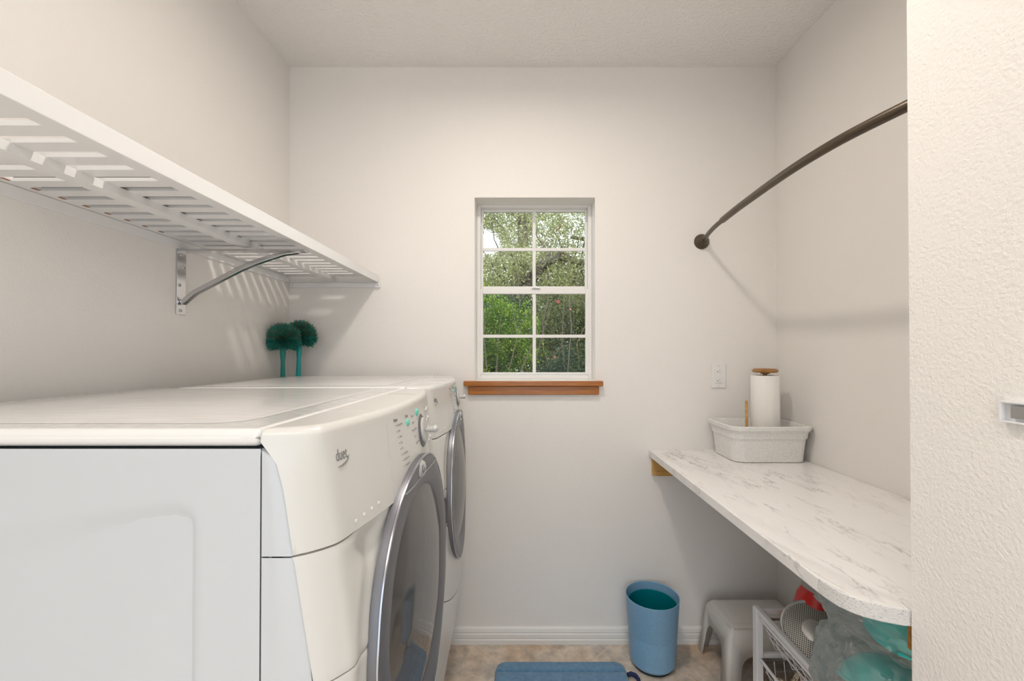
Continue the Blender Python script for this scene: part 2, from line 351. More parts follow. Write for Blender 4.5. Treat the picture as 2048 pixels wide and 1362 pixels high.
# window: frame in the reveal, two sashes
def ring_frame(bm, x0, x1, z0, z1, y0, y1, l, r, b, t):
    box(bm, x0, x0 + l, y0, y1, z0, z1); box(bm, x1 - r, x1, y0, y1, z0, z1)
    box(bm, x0 + l, x1 - r, y0, y1, z0, z0 + b); box(bm, x0 + l, x1 - r, y0, y1, z1 - t, z1)
YW = YB + 0.10
bm = bmesh.new(); ring_frame(bm, WX0, WX1, WZ0, WZ1, YW, YW + 0.055, 0.018, 0.018, 0.022, 0.012)
win = struct('window_1', bm, M_trim, bevel=0.002, seg=2)
def sash(name, x0, x1, z0, z1, y, fl, fb, ft, mz):
    bm = bmesh.new(); ring_frame(bm, x0, x1, z0, z1, y, y + 0.022, fl, fl, fb, ft)
    s = obj(name, bm, M_trim, win, bevel=0.002, seg=2)
    xm = (x0 + x1) / 2
    bm = bmesh.new(); box(bm, xm - 0.008, xm + 0.008, y + 0.004, y + 0.018, z0 + fb, z1 - ft)
    box(bm, x0 + fl, xm - 0.008, y + 0.005, y + 0.017, mz - 0.0075, mz + 0.0075); box(bm, xm + 0.008, x1 - fl, y + 0.005, y + 0.017, mz - 0.0075, mz + 0.0075)
    obj('muntin', bm, M_trim, s)
    obj('pane', bx(x0 + fl, x1 - fl, y + 0.010, y + 0.012, z0 + fb, z1 - ft), M_glass, s)
    return s
us = sash('upper_sash', WX0 + 0.018, WX1 - 0.018, 1.706, WZ1 - 0.012, YW + 0.030, 0.010, 0.016, 0.012, 1.911)
ls = sash('lower_sash', WX0 + 0.014, WX1 - 0.014, 1.276, 1.706, YW + 0.004, 0.016, 0.010, 0.026, 1.468)
bm = bmesh.new(); box(bm, 0.045, 0.085, YW - 0.006, YW + 0.012, 1.706, 1.712); box(bm, 0.055, 0.068, YW - 0.009, YW + 0.004, 1.710, 1.719)
obj('latch', bm, M_steel, win, bevel=0.001, seg=2)
# reveal stays the wall; sill and apron in oak
sill = struct('trim_1', bx(WX0 - 0.048, WX1 + 0.032, YB - 0.035, YB, WZ0 - 0.025, WZ0 - 0.001), M_oak, bevel=0.004)
obj('apron', bx(WX0 - 0.028, WX1 + 0.015, YB - 0.020, YB, WZ0 - 0.066, WZ0 - 0.0255), M_oak, sill, bevel=0.003)

# ---------------------------------------------------------------- ceiling lamp (just out of frame)
lamp = thing('ceiling_lamp', 'round flush ceiling lamp glowing above the middle of the room', 'lamp', (-0.02, 1.05, ZC + (1.05 - YB) * SL))
bm = bmesh.new(); lathe(bm, [(0, 0.004), (0.15, 0.004), (0.15, -0.018), (0.135, -0.022), (0, -0.022)]); obj('base', bm, M_plastic, lamp, smooth=True)
bm = bmesh.new(); lathe(bm, [(0.085, -0.0225), (0.085, -0.026), (0, -0.026)], seg=32); obj('diffuser', bm, M_dome, lamp, smooth=True, angle=30)
bm = bmesh.new(); lathe(bm, [(0.086, -0.0222), (0.112, -0.0222), (0.110, -0.034), (0.088, -0.034)], seg=48, close=True); obj('trim_ring', bm, M_plastic, lamp, smooth=True, angle=30)

# ---------------------------------------------------------------- shelf on the left wall
XS = -0.690
sh = thing('wall_shelf', 'long white slotted metal shelf running along the left wall', 'shelf', (0, 0, 0))
slots_y = [0.667 + 0.0545 * i for i in range(-7, 24)]
slots_y = [y for y in slots_y if y < 1.985]
Y0s, Y1s, Z1s = 0.22, 2.004, 1.7525
cols = [(-1.085, -0.965), (-0.912, -0.775)]
bm = bmesh.new(); zt, zb = Z1s, Z1s - 0.0075; hw = 0.0105
def deckquad(x0, x1, y0, y1): box(bm, x0, x1, y0, y1, zb, zt)
deckquad(XL + 0.004, -1.085, Y0s, Y1s); deckquad(-0.965, -0.912, Y0s, Y1s); deckquad(-0.775, XS, Y0s, Y1s)
prev = Y0s
for y in slots_y + [None]:
    e = Y1s if y is None else y - hw
    for x0, x1 in cols: deckquad(x0, x1, prev, e)
    if y is not None: prev = y + hw
obj('deck', bm, M_plastic, sh)
obj('front_lip', bx(XS - 0.003, XS + 0.004, Y0s, Y1s, 1.718, Z1s + 0.001), M_plastic, sh, bevel=0.0015, seg=2)
bm = bmesh.new(); box(bm, -0.893, -0.890, Y0s, Y1s, 1.729, zb); box(bm, -0.925, -0.890, Y0s, Y1s, 1.727, 1.729); obj('middle_rib', bm, M_plastic, sh)
for y in slots_y:
    if 0.8 < y < 1.3: obj('rust_spot', bx(-1.091, -1.084, y - 0.007, y + 0.007, zb - 0.0008, zb), M_rust, sh, label='brown rust spot at a slot end')
led = obj('ledger_strip', bx(XL, XL + 0.006, Y0s, YB - 0.012, 1.716, zb - 0.001), M_plastic, bevel=0.0015, seg=2)
tag(led, 'white metal strip screwed to the left wall under the shelf', 'ledger')
led2 = thing('end_ledger', 'short white metal strip on the back wall under the shelf end', 'ledger')
obj('strip', bx(-1.105, XS + 0.012, YB - 0.012, YB, 1.694, 1.716), M_plastic, led2, bevel=0.0015, seg=2)
for x in (-1.093, XS + 0.002):
    bm = bmesh.new(); lathe(bm, [(0, 0.0015), (0.003, 0.0015), (0.0042, 0)], 16, to_axis((x, YB - 0.012, 1.706), (0, -1, 0))); obj('screw', bm, M_steel, led2)
# ribbed liner lying on the middle of the shelf
bm = bmesh.new(); box(bm, -1.09, -0.71, 0.900, 1.44, Z1s + 0.001, Z1s + 0.004)
yy = 0.905; 
xx = -1.085
while xx < -0.715:
    box(bm, xx, xx + 0.003, 0.902, 1.438, Z1s + 0.004, Z1s + 0.007); xx += 0.0075
tag(obj('shelf_liner', bm, M_liner), 'dark ribbed liner lying on the shelf seen through its slots', 'liner')

# chrome bracket
YBR = 1.372
br_ = thing('shelf_bracket', 'chrome curved shelf bracket fixed to the left wall', 'bracket')
bm = bmesh.new(); box(bm, XL, XL + 0.005, YBR - 0.018, YBR + 0.018, 1.505, 1.7155)
obj('wall_plate', bm, M_chrome, br_, bevel=0.001, seg=2)
obj('arm', bx(XL + 0.005, -0.702, YBR - 0.016, YBR + 0.016, 1.709, 1.7155), M_chrome, br_, bevel=0.001, seg=2)
pts = [(XL + 0.008, 1.542), (-1.065, 1.577), (-1.01, 1.606), (-0.96, 1.633), (-0.916, 1.655), (-0.87, 1.675), (-0.8215, 1.6915), (-0.775, 1.702), (-0.727, 1.7085)]
bm = bmesh.new(); prevr = None
for i, (x, z) in enumerate(pts):
    a = Vector(pts[max(i - 1, 0)]); b_ = Vector(pts[min(i + 1, len(pts) - 1)]); t = (b_ - a).normalized(); nrm = Vector((-t.y, t.x)) * 0.0075
    tp = 0.5 if i > 6 else 1
    nrm = nrm * tp
    rg = [bm.verts.new((x + s * nrm.x, YBR + q * 0.009, z + s * nrm.y)) for s, q in ((-1, -1), (1, -1), (1, 1), (-1, 1))]
    if prevr:
        for k in range(4): bm.faces.new((prevr[k], prevr[(k + 1) % 4], rg[(k + 1) % 4], rg[k]))
    else: bm.faces.new(rg)
    prevr = rg
bm.faces.new(prevr[::-1]); obj('strut', bm, M_chrome, br_, bevel=0.0025, seg=3)
for dy, z in ((-0.004, 1.700), (0.008, 1.660), (-0.008, 1.600), (-0.004, 1.518)):
    bm = bmesh.new(); lathe(bm, [(0, 0.0005), (0.0022, 0.0005), (0.0024, 0.003), (0.0045, 0.0022), (0.0052, 0)], 16, to_axis((XL + 0.005, YBR + dy, z), (1, 0, 0)))
    obj('screw', bm, M_steel, br_)

# ---------------------------------------------------------------- curved rod
rod = thing('curved_rod', 'dark bronze curved hanging rod above the counter', 'rod')
bm = bmesh.new(); lathe(bm, [(0.036, 0), (0.036, 0.004), (0.033, 0.007), (0.032, 0.013), (0.027, 0.017), (0.018, 0.026), (0.015, 0.036), (0.012, 0.038), (0, 0.038)], 40, to_axis((0.852, YB, 1.914), (0, -1, 0)))
obj('flange', bm, M_bronze, rod, smooth=True, angle=50)
bm = bmesh.new(); lathe(bm, [(0.036, 0), (0.036, 0.004), (0.033, 0.007), (0.032, 0.013), (0.027, 0.017), (0.018, 0.026), (0.015, 0.036), (0, 0.038)], 40, to_axis((0.87, YP, 1.914), (0, 1, 0)))
obj('flange', bm, M_bronze, rod, smooth=True, angle=50)
P = [(0.851, 1.985), (0.838, 1.93), (0.820, 1.85), (0.806, 1.76), (0.796, 1.65), (0.789, 1.55), (0.785, 1.45), (0.782, 1.35), (0.781, 1.25), (0.785, 1.15), (0.796, 1.053), (0.812, 0.98), (0.829, 0.918), (0.85, 0.85), (0.868, 0.785)]
def cr_pts(P, n=6):
    out = []
    for i in range(len(P) - 1):
        p0, p1, p2, p3 = (Vector(P[max(i - 1, 0)]), Vector(P[i]), Vector(P[i + 1]), Vector(P[min(i + 2, len(P) - 1)]))
        for k in range(n):
            t = k / n; out.append(0.5 * ((2 * p1) + (-p0 + p2) * t + (2 * p0 - 5 * p1 + 4 * p2 - p3) * t * t + (-p0 + 3 * p1 - 3 * p2 + p3) * t ** 3))
    out.append(Vector(P[-1])); return out
cp = cr_pts(P)
inner = [p for p in cp if p.y > 1.66]; outer = [p for p in cp if p.y < 1.70]
bm = bmesh.new(); tube(bm, [(p.x, p.y, 1.914) for p in inner], 0.0098, 20); obj('inner_tube', bm, M_bronze, rod, smooth=True, angle=50)
bm = bmesh.new(); tube(bm, [(p.x, p.y, 1.914) for p in outer], 0.0128, 20); obj('outer_tube', bm, M_bronze, rod, smooth=True, angle=50)

# ---------------------------------------------------------------- outlet
ox, oz = 0.929, 1.274
ou = thing('wall_outlet', 'white electrical outlet on the back wall above the counter', 'outlet', (ox, YB, oz))
obj('cover_plate', bx(-0.0345, 0.0345, -0.006, 0, -0.057, 0.057), M_plate, ou, bevel=0.003)
obj('receptacle', bx(-0.017, 0.017, -0.0085, -0.006, -0.034, 0.034), M_plate, ou, bevel=0.001, seg=2)
for s in (1, -1):
    bm = bmesh.new(); zc = s * 0.0215
    box(bm, 0.0005, 0.0065, -0.0092, -0.0085, zc + 0.0045, zc + 0.0060); box(bm, 0.0005, 0.0065, -0.0092, -0.0085, zc - 0.0065, zc - 0.0050)
    lathe(bm, [(0, 0.0008), (0.0022, 0.0008), (0.0022, 0)], 12, to_axis((-0.0075, -0.0085, zc - 0.001), (0, -1, 0)))
    obj('socket_slots', bm, M_black, ou)
for xq in (-0.009, 0.002): obj('test_button', bx(xq, xq + 0.008, -0.0095, -0.0085, -0.004, 0.004), M_plate, ou)
for s in (1, -1):
    bm = bmesh.new(); lathe(bm, [(0, 0.001), (0.002, 0.001), (0.003, 0)], 12, to_axis((0, -0.006, s * 0.048), (0, -1, 0))); obj('screw', bm, M_steel, ou)

# ---------------------------------------------------------------- washer and dryer
def lerp_tab(tab, z):
    if z <= tab[0][0]: return tab[0][1]
    for (a, va), (b, vb) in zip(tab, tab[1:]):
        if z <= b: return va + (vb - va) * (z - a) / (b - a)
    return tab[-1][1]
Ctab = [(0, 0.020), (0.10, 0.030), (0.22, 0.050), (0.34, 0.075), (0.46, 0.094), (0.60, 0.104), (0.80, 0.113), (0.95, 0.110), (1.10, 0.090), (1.26, 0.070)]
Btab = [(0, 0.008), (0.22, 0.028), (0.46, 0.060), (0.70, 0.074), (0.95, 0.070), (1.115, 0.043), (1.20, 0.030), (1.24, 0.019), (1.250, 0.008), (1.2545, 0.0)]
def front_x(u, z):
    c = lerp_tab(Ctab, z); q = min(1, abs(u) / 0.29)
    return c + 0.036 * (1 - q * q)
NH = 18
def front_curve(z, inset=0.0, bover=None):
    c = lerp_tab(Ctab, z) - inset; b_ = lerp_tab(Btab, z) if bover is None else bover
    W = 0.343 - inset
    ctrl = [(b_, W), (b_ * 0.5 + c * 0.5 - 0.006, W - 0.010), (c - 0.012, 0.318 - inset), (c - 0.001, 0.300 - inset * 0.7), (front_x(0.26, z) - inset, 0.26), (front_x(0.19, z) - inset, 0.19), (front_x(0.10, z) - inset, 0.10), (front_x(0, z) - inset, 0)]
    half = cr_pts(ctrl, 8)
    full = [(p.x, -p.y) for p in half] + [(p.x, p.y) for p in half[-2::-1]]
    return full
def front_part(name, zs, parent, m, insets=None, cap_top=False, bover=None, groove=None, label=None, dent=None):
    bm = bmesh.new(); rows = []
    for i, z in enumerate(zs):
        ins = insets[i] if insets else 0
        cv = front_curve(z, ins, bover)
        row = []
        for x, u in cv:
            zz = z
            if dent: x -= dent(u, z)
            row.append(bm.verts.new((x, u, zz)))
        rows.append(row)
    for a, b_ in zip(rows, rows[1:]):
        for k in range(len(a) - 1): bm.faces.new((a[k], a[k + 1], b_[k + 1], b_[k]))
    if not cap_top:
        back = [bm.verts.new((v.co.x - 0.012, v.co.y * 0.97, v.co.z)) for v in rows[-1]]
        for k in range(len(back) - 1): bm.faces.new((rows[-1][k], rows[-1][k + 1], back[k + 1], back[k]))
    back = [bm.verts.new((v.co.x - 0.012, v.co.y * 0.97, v.co.z)) for v in rows[0]]
    for k in range(len(back) - 1): bm.faces.new((rows[0][k + 1], rows[0][k], back[k], back[k + 1]))
    return obj(name, bm, m, parent, smooth=True, label=label, angle=50)

def machine(name, label, loc, rz, depth, washer):
    t = thing(name, label, 'washing machine' if washer else 'dryer', loc, rz, 'front loading laundry machines side by side')
    H = 0.343
    # cabinet with stamped side facing the camera
    bm = bmesh.new()
    box(bm, -depth, 0.0, -H + 0.0065, H, FZ, 1.249)
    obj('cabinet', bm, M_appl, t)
    nx, nz = 110, 120; bm = bmesh.new(); g = []
    for i in range(nx + 1):
        x = -depth + depth * i / nx; col = []
        for j in range(nz + 1):
            z = FZ + (1.2532 - FZ) * j / nz
            wz = 0.016 + 0.055 * smoothstep(-0.10, -0.42, x) if x < -0.10 else 0.012
            topz = 1.183 + (x + 0.10) * 0.09
            # rounded-rectangle depth
            dx = (-0.082 - x); dz = topz - z; r_ = 0.035
            if dx < r_ and dz < r_: d_ = r_ - math.hypot(r_ - dx, r_ - dz)
            else: d_ = min(dx, dz)
            k = smoothstep(0, wz if dz < dx else 0.012, d_)
            fade = 1 - smoothstep(-0.12, -0.62, x)
            e = 0.0
            if z > 1.2532 - 0.003: e = 0.001
            col.append(bm.verts.new((x, -H + 0.0075 * k * fade + e, z)))
        g.append(col)
    for i in range(nx):
        for j in range(nz): bm.faces.new((g[i][j], g[i + 1][j], g[i + 1][j + 1], g[i][j + 1]))
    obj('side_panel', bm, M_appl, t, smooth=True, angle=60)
    # front side trims (white) up to the boundary of the beige plastic
    for (z0, z1, nm) in ((1.1140, 1.2535, 'side_trim'), (FZ, 1.1122, 'side_trim')):
        for s in (-1, 1):
            bm = bmesh.new(); top = []; n_ = 24; prv = None
            for i in range(n_ + 1):
                z = z0 + (z1 - z0) * i / n_
                b_ = max(0.0012, lerp_tab(Btab, z) - 0.001); k = 0.0035
                a0 = bm.verts.new((0.002, s * H, z)); a1 = bm.verts.new((max(0.0012, b_ - k), s * H, z)); a2 = bm.verts.new((b_, s * (H - 0.002), z)); a3 = bm.verts.new((b_, s * (H - 0.015), z)); a4 = bm.verts.new((0.002, s * (H - 0.015), z))
                cur = (a0, a1, a2, a3, a4)
                if prv:
                    for q in range(4): bm.faces.new((prv[q], prv[q + 1], cur[q + 1], cur[q]))
                prv = cur
            obj(nm, bm, M_appl, t, smooth=True, angle=40)
    # dark backing in the gaps
    bm = bmesh.new(); rows = []
    for z in (0.02, 0.3, 0.6, 0.9, 1.1, 1.245):
        rows.append([bm.verts.new((max(x - 0.034, 0.001), u * 0.975, z)) for x, u in front_curve(z)])
    for a, b_ in zip(rows, rows[1:]):
        for k in range(len(a) - 1): bm.faces.new((a[k], a[k + 1], b_[k + 1], b_[k]))
    bm.faces.new(rows[-1]); obj('gap_backing', bm, M_gap, t)
    # console with rolled top edge
    zs = [1.1142, 1.1160] + [1.1160 + (1.262 - 1.1160) * i / 10 for i in range(1, 11)]
    ins = [0.0022, 0.0] + [0] * 10
    Rr = 0.013
    for k in range(1, 9):
        a = k / 8 * math.pi / 2; zs.append(1.265 + Rr * math.sin(a)); ins.append(Rr * (1 - math.cos(a)))
    con = front_part('console', zs, t, M_bisque, ins, cap_top=True)
    # console top cap: grid from the seam to the front curve
    bm = bmesh.new(); cv = front_curve(1.26, Rr); zc = 1.278
    fr = [bm.verts.new((x, u, zc)) for x, u in cv]; bk = [bm.verts.new((0.001, max(-H + 0.016, min(H - 0.016, u)), zc + 0.0)) for x, u in cv]
    for k in range(len(fr) - 1): bm.faces.new((bk[k], bk[k + 1], fr[k + 1], fr[k]))
    # end wedges rolling down at both sides
    obj('console_top', bm, M_bisque, con, smooth=True)
    for s in (-1, 1):
        bm = bmesh.new(); prv = None
        for k in range(0, 9):
            a = k / 8 * math.pi / 2; z = 1.265 + Rr * math.sin(a); i_ = Rr * (1 - math.cos(a))
            c1 = front_curve(z, i_)[0]; cur = (bm.verts.new((0.001, s * (H - i_), z)), bm.verts.new((c1[0], s * (H - i_), z)))
            if prv: bm.faces.new((prv[0], prv[1], cur[1], cur[0]))
            prv = cur
        obj('console_cheek', bm, M_bisque, con, smooth=True)
    # grooves bounding the control panel, following the face and the top
    def on_face(u, z, off=0.0):
        def fx(u, z):
            if abs(u) < 0.24: return front_x(u, z)
            cv = front_curve(z)
            for (xa, ua), (xb, ub) in zip(cv, cv[1:]):
                if ua <= u <= ub and ub > ua: return xa + (xb - xa) * (u - ua) / (ub - ua)
            return front_x(u, z)
        p = Vector((fx(u, z), u, z))
        tu = Vector((front_x(u + 0.004, z) - front_x(u - 0.004, z), 0.008, 0)); tz = Vector((front_x(u, z + 0.004) - front_x(u, z - 0.004), 0, 0.008))
        nn = tu.cross(tz).normalized(); nn = nn if nn.x > 0 else -nn
        return p + nn * off, nn, tu.normalized(), tz.normalized()
    u0 = -0.140
    for uu, du in ((u0, -0.010), (-u0, 0.010)):
        bm = bmesh.new()
        pl = [on_face(uu + du * (1.262 - z) / 0.14 * 1.0, z, 0.0002)[0] for z in [1.117 + 0.133 * i / 12 for i in range(13)]]
        pl += [Vector((front_x(uu, 1.262) - 0.004, uu, 1.2685)), Vector((front_x(uu, 1.262) - 0.011, uu, 1.2755)), Vector((front_x(uu, 1.262) - 0.020, uu, 1.2782))]
        pl += [Vector((0.004, uu + du * 2.5, 1.2782))]
        tube(bm, pl, 0.0007, 6)
        obj('panel_seam', bm, M_knob, con)
    def face_text(s, u, z, size, parent, m=M_text, nm='printed_label', xs=0.9):
        p, nn, tu, tz = on_face(u, z, 0.0003)
        x = tu; y = tz - x * x.dot(tz); y.normalize()
        me = text_mesh(s, size, Matrix.Identity(4))
        for v in me.vertices:
            q, n2, _, _ = on_face(u + v.co.x * xs, z + v.co.y, 0.0004 + v.co.z * 0.5); v.co = q
        return obj(nm, me, m, parent)
    def disc(u, z, r_, h, m, parent, nm, dome=0.4, sc=1.0):
        p, nn, tu, tz = on_face(u, z, -0.0006)
        bm = bmesh.new(); M = to_axis(p, nn, tz)
        lathe(bm, [(0, h + 0.0006), (r_ * 0.5, h + 0.0006 - h * dome * 0.15), (r_ * 0.8, h * (1 - dome * 0.5) + 0.0006), (r_, h * (1 - dome)), (r_, 0)], 32, M)
        return obj(nm, bm, m, parent, smooth=True, angle=50)
    # logo
    lg = face_text('duet', -0.292, 1.231, 0.024, con, M_logo, 'logo', 0.62)
    bm = bmesh.new(); pl = []
    for i in range(13):
        q = i / 12; pl.append(on_face(-0.289 + 0.028 * q, 1.215 + 0.008 * q * q + (0.004 if i > 10 else 0), 0.0008)[0])
    tube(bm, pl, [0.0004 + 0.0009 * math.sin(math.pi * i / 12) for i in range(13)], 6); obj('logo_swoosh', bm, M_logo, con)
    # status column
    names = ['Sensing Now', 'Wet', 'Damp', 'Dry', 'Air', 'Cool Down', 'Wrinkle Free', 'Check Lint']
    if washer: names = ['Add Clothes', 'Wash', 'Rinse', 'Spin', 'End', 'Door Lock', 'Control Off', 'Clean Out']
    face_text('Status', -0.112, 1.2535, 0.0085, con)
    for i, s in enumerate(names):
        z = 1.243 - i * 0.0114; u = -0.105 + 0.0028 * i
        disc(u, z, 0.0014, 0.0005, M_text, con, 'status_light')
        face_text(s, u + 0.006, z, 0.0062, con, M_print)
    face_text('Check', -0.050, 1.252, 0.0075, con)
    disc(-0.038, 1.239, 0.0072, 0.004, M_green, con, 'green_button', 0.8)
    for i, s in enumerate(['Normal', 'Casual', 'Heavy Duty', 'Jeans', 'Super Delicate']):
        face_text(s, -0.012 + 0.003 * i - (0.010 if i == 2 else 0), 1.247 - 0.0145 * i, 0.0065 if i != 2 else 0.0082, con, M_print)
    # knob
    kn_z, kn_u = 1.203, 0.073
    p, nn, tu, tz = on_face(kn_u, kn_z, -0.001); M = to_axis(p, nn, tz)
    bm = bmesh.new(); lathe(bm, [(0, 0.003), (0.0345, 0.003), (0.0375, 0.001), (0.0375, 0)], 48, M); rg = obj('knob_bezel', bm, M_silver, con, smooth=True)
    bm = bmesh.new(); lathe(bm, [(0, 0.009), (0.020, 0.009), (0.027, 0.0085), (0.029, 0.0065), (0.029, 0.0035), (0, 0.0035)], 48, M); kb = obj('knob', bm, M_knob, con, smooth=True)
    bm = bmesh.new()
    prv = None
    for i in range(11):
        q = i / 10; rad = (0.0045 + 0.0062 * q ** 0.8) * (1 if i < 9 else 0.75 if i == 9 else 0.35)
        c0 = M @ Vector((0.0 - 0.0 + 0.0, 0, 0.010)) + (M.to_3x3() @ Vector((0, 0, 1))) * (0.028 * q)
        ring = [bm.verts.new(c0 + M.to_3x3() @ Vector((math.cos(a) * rad * 0.9, math.sin(a) * rad * 1.6, 0))) for a in [k * math.pi / 8 for k in range(16)]]
        if prv:
            for k in range(16): bm.faces.new((prv[k], prv[(k + 1) % 16], ring[(k + 1) % 16], ring[k]))
        else: bm.faces.new(ring)
        prv = ring
    bm.faces.new(prv[::-1]); obj('knob_grip', bm, M_knob, kb, smooth=True, angle=60)
    disc(0.040, 1.249, 0.0085, 0.004, M_green, con, 'green_button', 0.8)
    for i in range(3):
        for j in range(4):
            disc(0.150 + 0.026 * i, 1.238 - 0.024 * j, 0.0045, 0.003, M_plate if (i + j) % 2 else M_knob, con, 'option_button', 0.8)
            disc(0.150 + 0.026 * i, 1.229 - 0.024 * j, 0.0013, 0.0006, M_text, con, 'option_light')
    p, nn, tu, tz = on_face(0.128, 1.205); M = to_axis(p, nn, tz); bm = bmesh.new(); box(bm, -0.006, 0.006, -0.002, 0.002, -0.0005, 0.0008)
    for v in bm.verts: v.co = M @ v.co
    obj('red_mark', bm, M_red, con, label='small red mark')
    for i in range(4):
        disc(-0.262 + 0.021 * i, 1.1285 + (0.0015 * i), 0.0032, 0.0018, M_bisque, con, 'air_dimple', 0.9)
    # panels below, with the scoop and door recess
    def ring_cut(o):
        bm = bmesh.new(); bm.from_mesh(o.data)
        bmesh.ops.delete(bm, geom=[f for f in bm.faces if math.hypot(f.calc_center_median().y, f.calc_center_median().z - 0.892) < 0.243], context='FACES')
        if not any(abs(f.calc_center_median().y) < 0.03 for f in bm.faces):   # the door parts this panel in two pieces
            right = bm.copy()
            bmesh.ops.delete(bm, geom=[f for f in bm.faces if f.calc_center_median().y > 0], context='FACES')
            bmesh.ops.delete(right, geom=[f for f in right.faces if f.calc_center_median().y < 0], context='FACES')
            me2 = o.data.copy(); right.to_mesh(me2); right.free(); o2 = o.copy(); o2.data = me2; C.objects.link(o2); o2.parent = o.parent
        bm.to_mesh(o.data); bm.free(); return o
    def dent(u, z):
        d = 0.015 * math.exp(-(((u + 0.225) / 0.040) ** 2 + ((z - 1.085) / 0.028) ** 2)) if not washer else 0.0
        rr_ = math.hypot(u, z - 0.892)
        d += 0.005 * (1 - smoothstep(0.282, 0.310, rr_))
        return d
    def curved(name, zlo, zhi, curve_lo=0.0, curve_hi=0.0, n_=26, m=M_bisque):
        bm = bmesh.new(); rows = []
        for i in range(n_ + 1):
            q = i / n_; row = []
            base = front_curve(zlo + (zhi - zlo) * q)
            for x, u in base:
                f = (u / 0.343) ** 2
                z = (zlo + curve_lo * f) * (1 - q) + (zhi + curve_hi * f) * q
                # evaluate the section at this height
                cvp = front_curve(z); idx = base.index((x, u)); xx, uu = cvp[idx]
                e = 0.0015 if i in (0, n_) else 0
                row.append(bm.verts.new((xx - dent(uu, z) - e, uu, z)))
            rows.append(row)
        for a, b_ in zip(rows, rows[1:]):
            for k in range(len(a) - 1): bm.faces.new((a[k], a[k + 1], b_[k + 1], b_[k]))
        for rw, fl in ((rows[0], 1), (rows[-1], 0)):
            bk_ = [bm.verts.new((v.co.x - 0.009, v.co.y * 0.985, v.co.z)) for v in rw]
            for k in range(len(bk_) - 1): bm.faces.new((rw[k], rw[k + 1], bk_[k + 1], bk_[k]))
        return ring_cut(obj(name, bm, m, t, smooth=True, angle=60))
    curved('front_panel', 0.9440, 1.1124, 0.0, 0.0)
    curved('front_panel', 0.828, 0.942)
    curved('front_panel', 0.515, 0.825, 0.115, 0.0)
    curved('lower_panel', 0.318, 0.512, 0.0, 0.115)
    curved('pedestal_panel', FZ + 0.002, 0.315)
    if washer:   # dispenser pocket beside the door
        u1, z0_, z1_ = -0.318, 0.838, 0.925
        bm = bmesh.new()
        pc, nn, tu, tz = on_face(-0.300, 0.885)
        M = to_axis(pc + Vector((-0.0045, 0.001, 0)), Vector((0.80, -0.60, 0)), (0, 0, 1))
        ring_frame_pts = []
        bm = bmesh.new(); box(bm, -0.040, 0.040, -0.013, 0.013, 0.0, 0.006)
        for v in bm.verts: v.co = M @ v.co
        obj('drawer_pocket', bm, M_gap if False else M_silver, t, label='grey drawer pocket')
    # ---- door
    cx = front_x(0, 0.885) - 0.016; DZ = 0.892
    def bend(o):
        for v in o.data.vertices: v.co.x += (front_x(min(0.29, max(-0.29, v.co.y)), min(1.12, max(0.6, v.co.z))) - front_x(0, DZ)) * 0.5
        return o
    ringp = [(0.2695, -0.004), (0.2695, 0.008), (0.2675, 0.0120), (0.262, 0.0135), (0.246, 0.0130), (0.228, 0.0095), (0.212, 0.0050), (0.204, 0.0025), (0.201, -0.004)]
    def ring_h(r_):
        for (r1, h1), (r0, h0) in zip(ringp[2:], ringp[3:]):
            if r0 <= r_ <= r1: return h0 + (h1 - h0) * (r_ - r0) / (r1 - r0)
        return 0.0025
    def on_door(u, z, off=0.0):
        r_ = math.hypot(u, z - DZ)
        return Vector((cx + ring_h(r_) + off + (front_x(u, min(1.12, max(0.6, z))) - front_x(0, DZ)) * 0.5, u, z))
    bm = bmesh.new(); lathe(bm, ringp, 96, to_axis((cx, 0, DZ), (1, 0, 0)))
    door = bend(obj('door', bm, M_silver, t, smooth=True, angle=60))
    bm = bmesh.new(); lathe(bm, [(0.2685, 0.0085), (0.2710, 0.0105), (0.2705, 0.0130), (0.2680, 0.0138), (0.2665, 0.0120)], 96, to_axis((cx, 0, DZ), (1, 0, 0)), close=True)
    bend(obj('door_rim', bm, M_silver_hi, door, smooth=True, angle=60))
    bm = bmesh.new(); lathe(bm, [(0.2035, 0.0022), (0.18, 0.0060), (0.14, 0.0105), (0.09, 0.0140), (0.04, 0.0155), (0, 0.016)], 96, to_axis((cx, 0, DZ), (1, 0, 0)))
    bend(obj('door_glass', bm, M_doorglass, door, smooth=True, angle=60))
    bm = bmesh.new(); lathe(bm, [(0.200, -0.006), (0.185, -0.012), (0.172, -0.008), (0.160, -0.010), (0.145, -0.020), (0.12, -0.024), (0, -0.026)], 64, to_axis((cx, 0, DZ), (1, 0, 0)))
    bend(obj('drum_window', bm, M_drum, door, smooth=True, angle=60))
    bm = bmesh.new(); pl = [on_door(-0.132 + 0.264 * i / 24, 1.1235, 0.0006) for i in range(25)]
    tube(bm, pl, 0.0016, 8); obj('door_seam', bm, M_silver_hi, door, smooth=True)
    pb = on_door(-0.024, 1.142, -0.003)
    bm = bmesh.new(); M = to_axis(pb, (1, -0.22, 0.05), (0, 0, 1)); lathe(bm, [(0, 0.0085), (0.011, 0.008), (0.0165, 0.006), (0.0180, 0.0)], 40, M)
    bd = obj('badge', bm, M_badge, door, smooth=True, angle=60)
    bm = bmesh.new(); tube(bm, [M @ Vector((0.0075 * math.cos(a), 0.0055 * math.sin(a), 0.0088)) for a in [k * 0.35 for k in range(15)]], 0.0009, 6); obj('badge_swirl', bm, M_silver, bd)
    # ---- lid
    lid = obj('lid', bx(-depth, -0.0005, -H, H, 1.2548, 1.2785), M_lid, t, bevel=0.0145, seg=6)
    # raised border: frame ring with lower inner panel
    bm = bmesh.new(); x0, x1, y0, y1 = -depth + 0.045, -0.060, -H + 0.048, H - 0.048
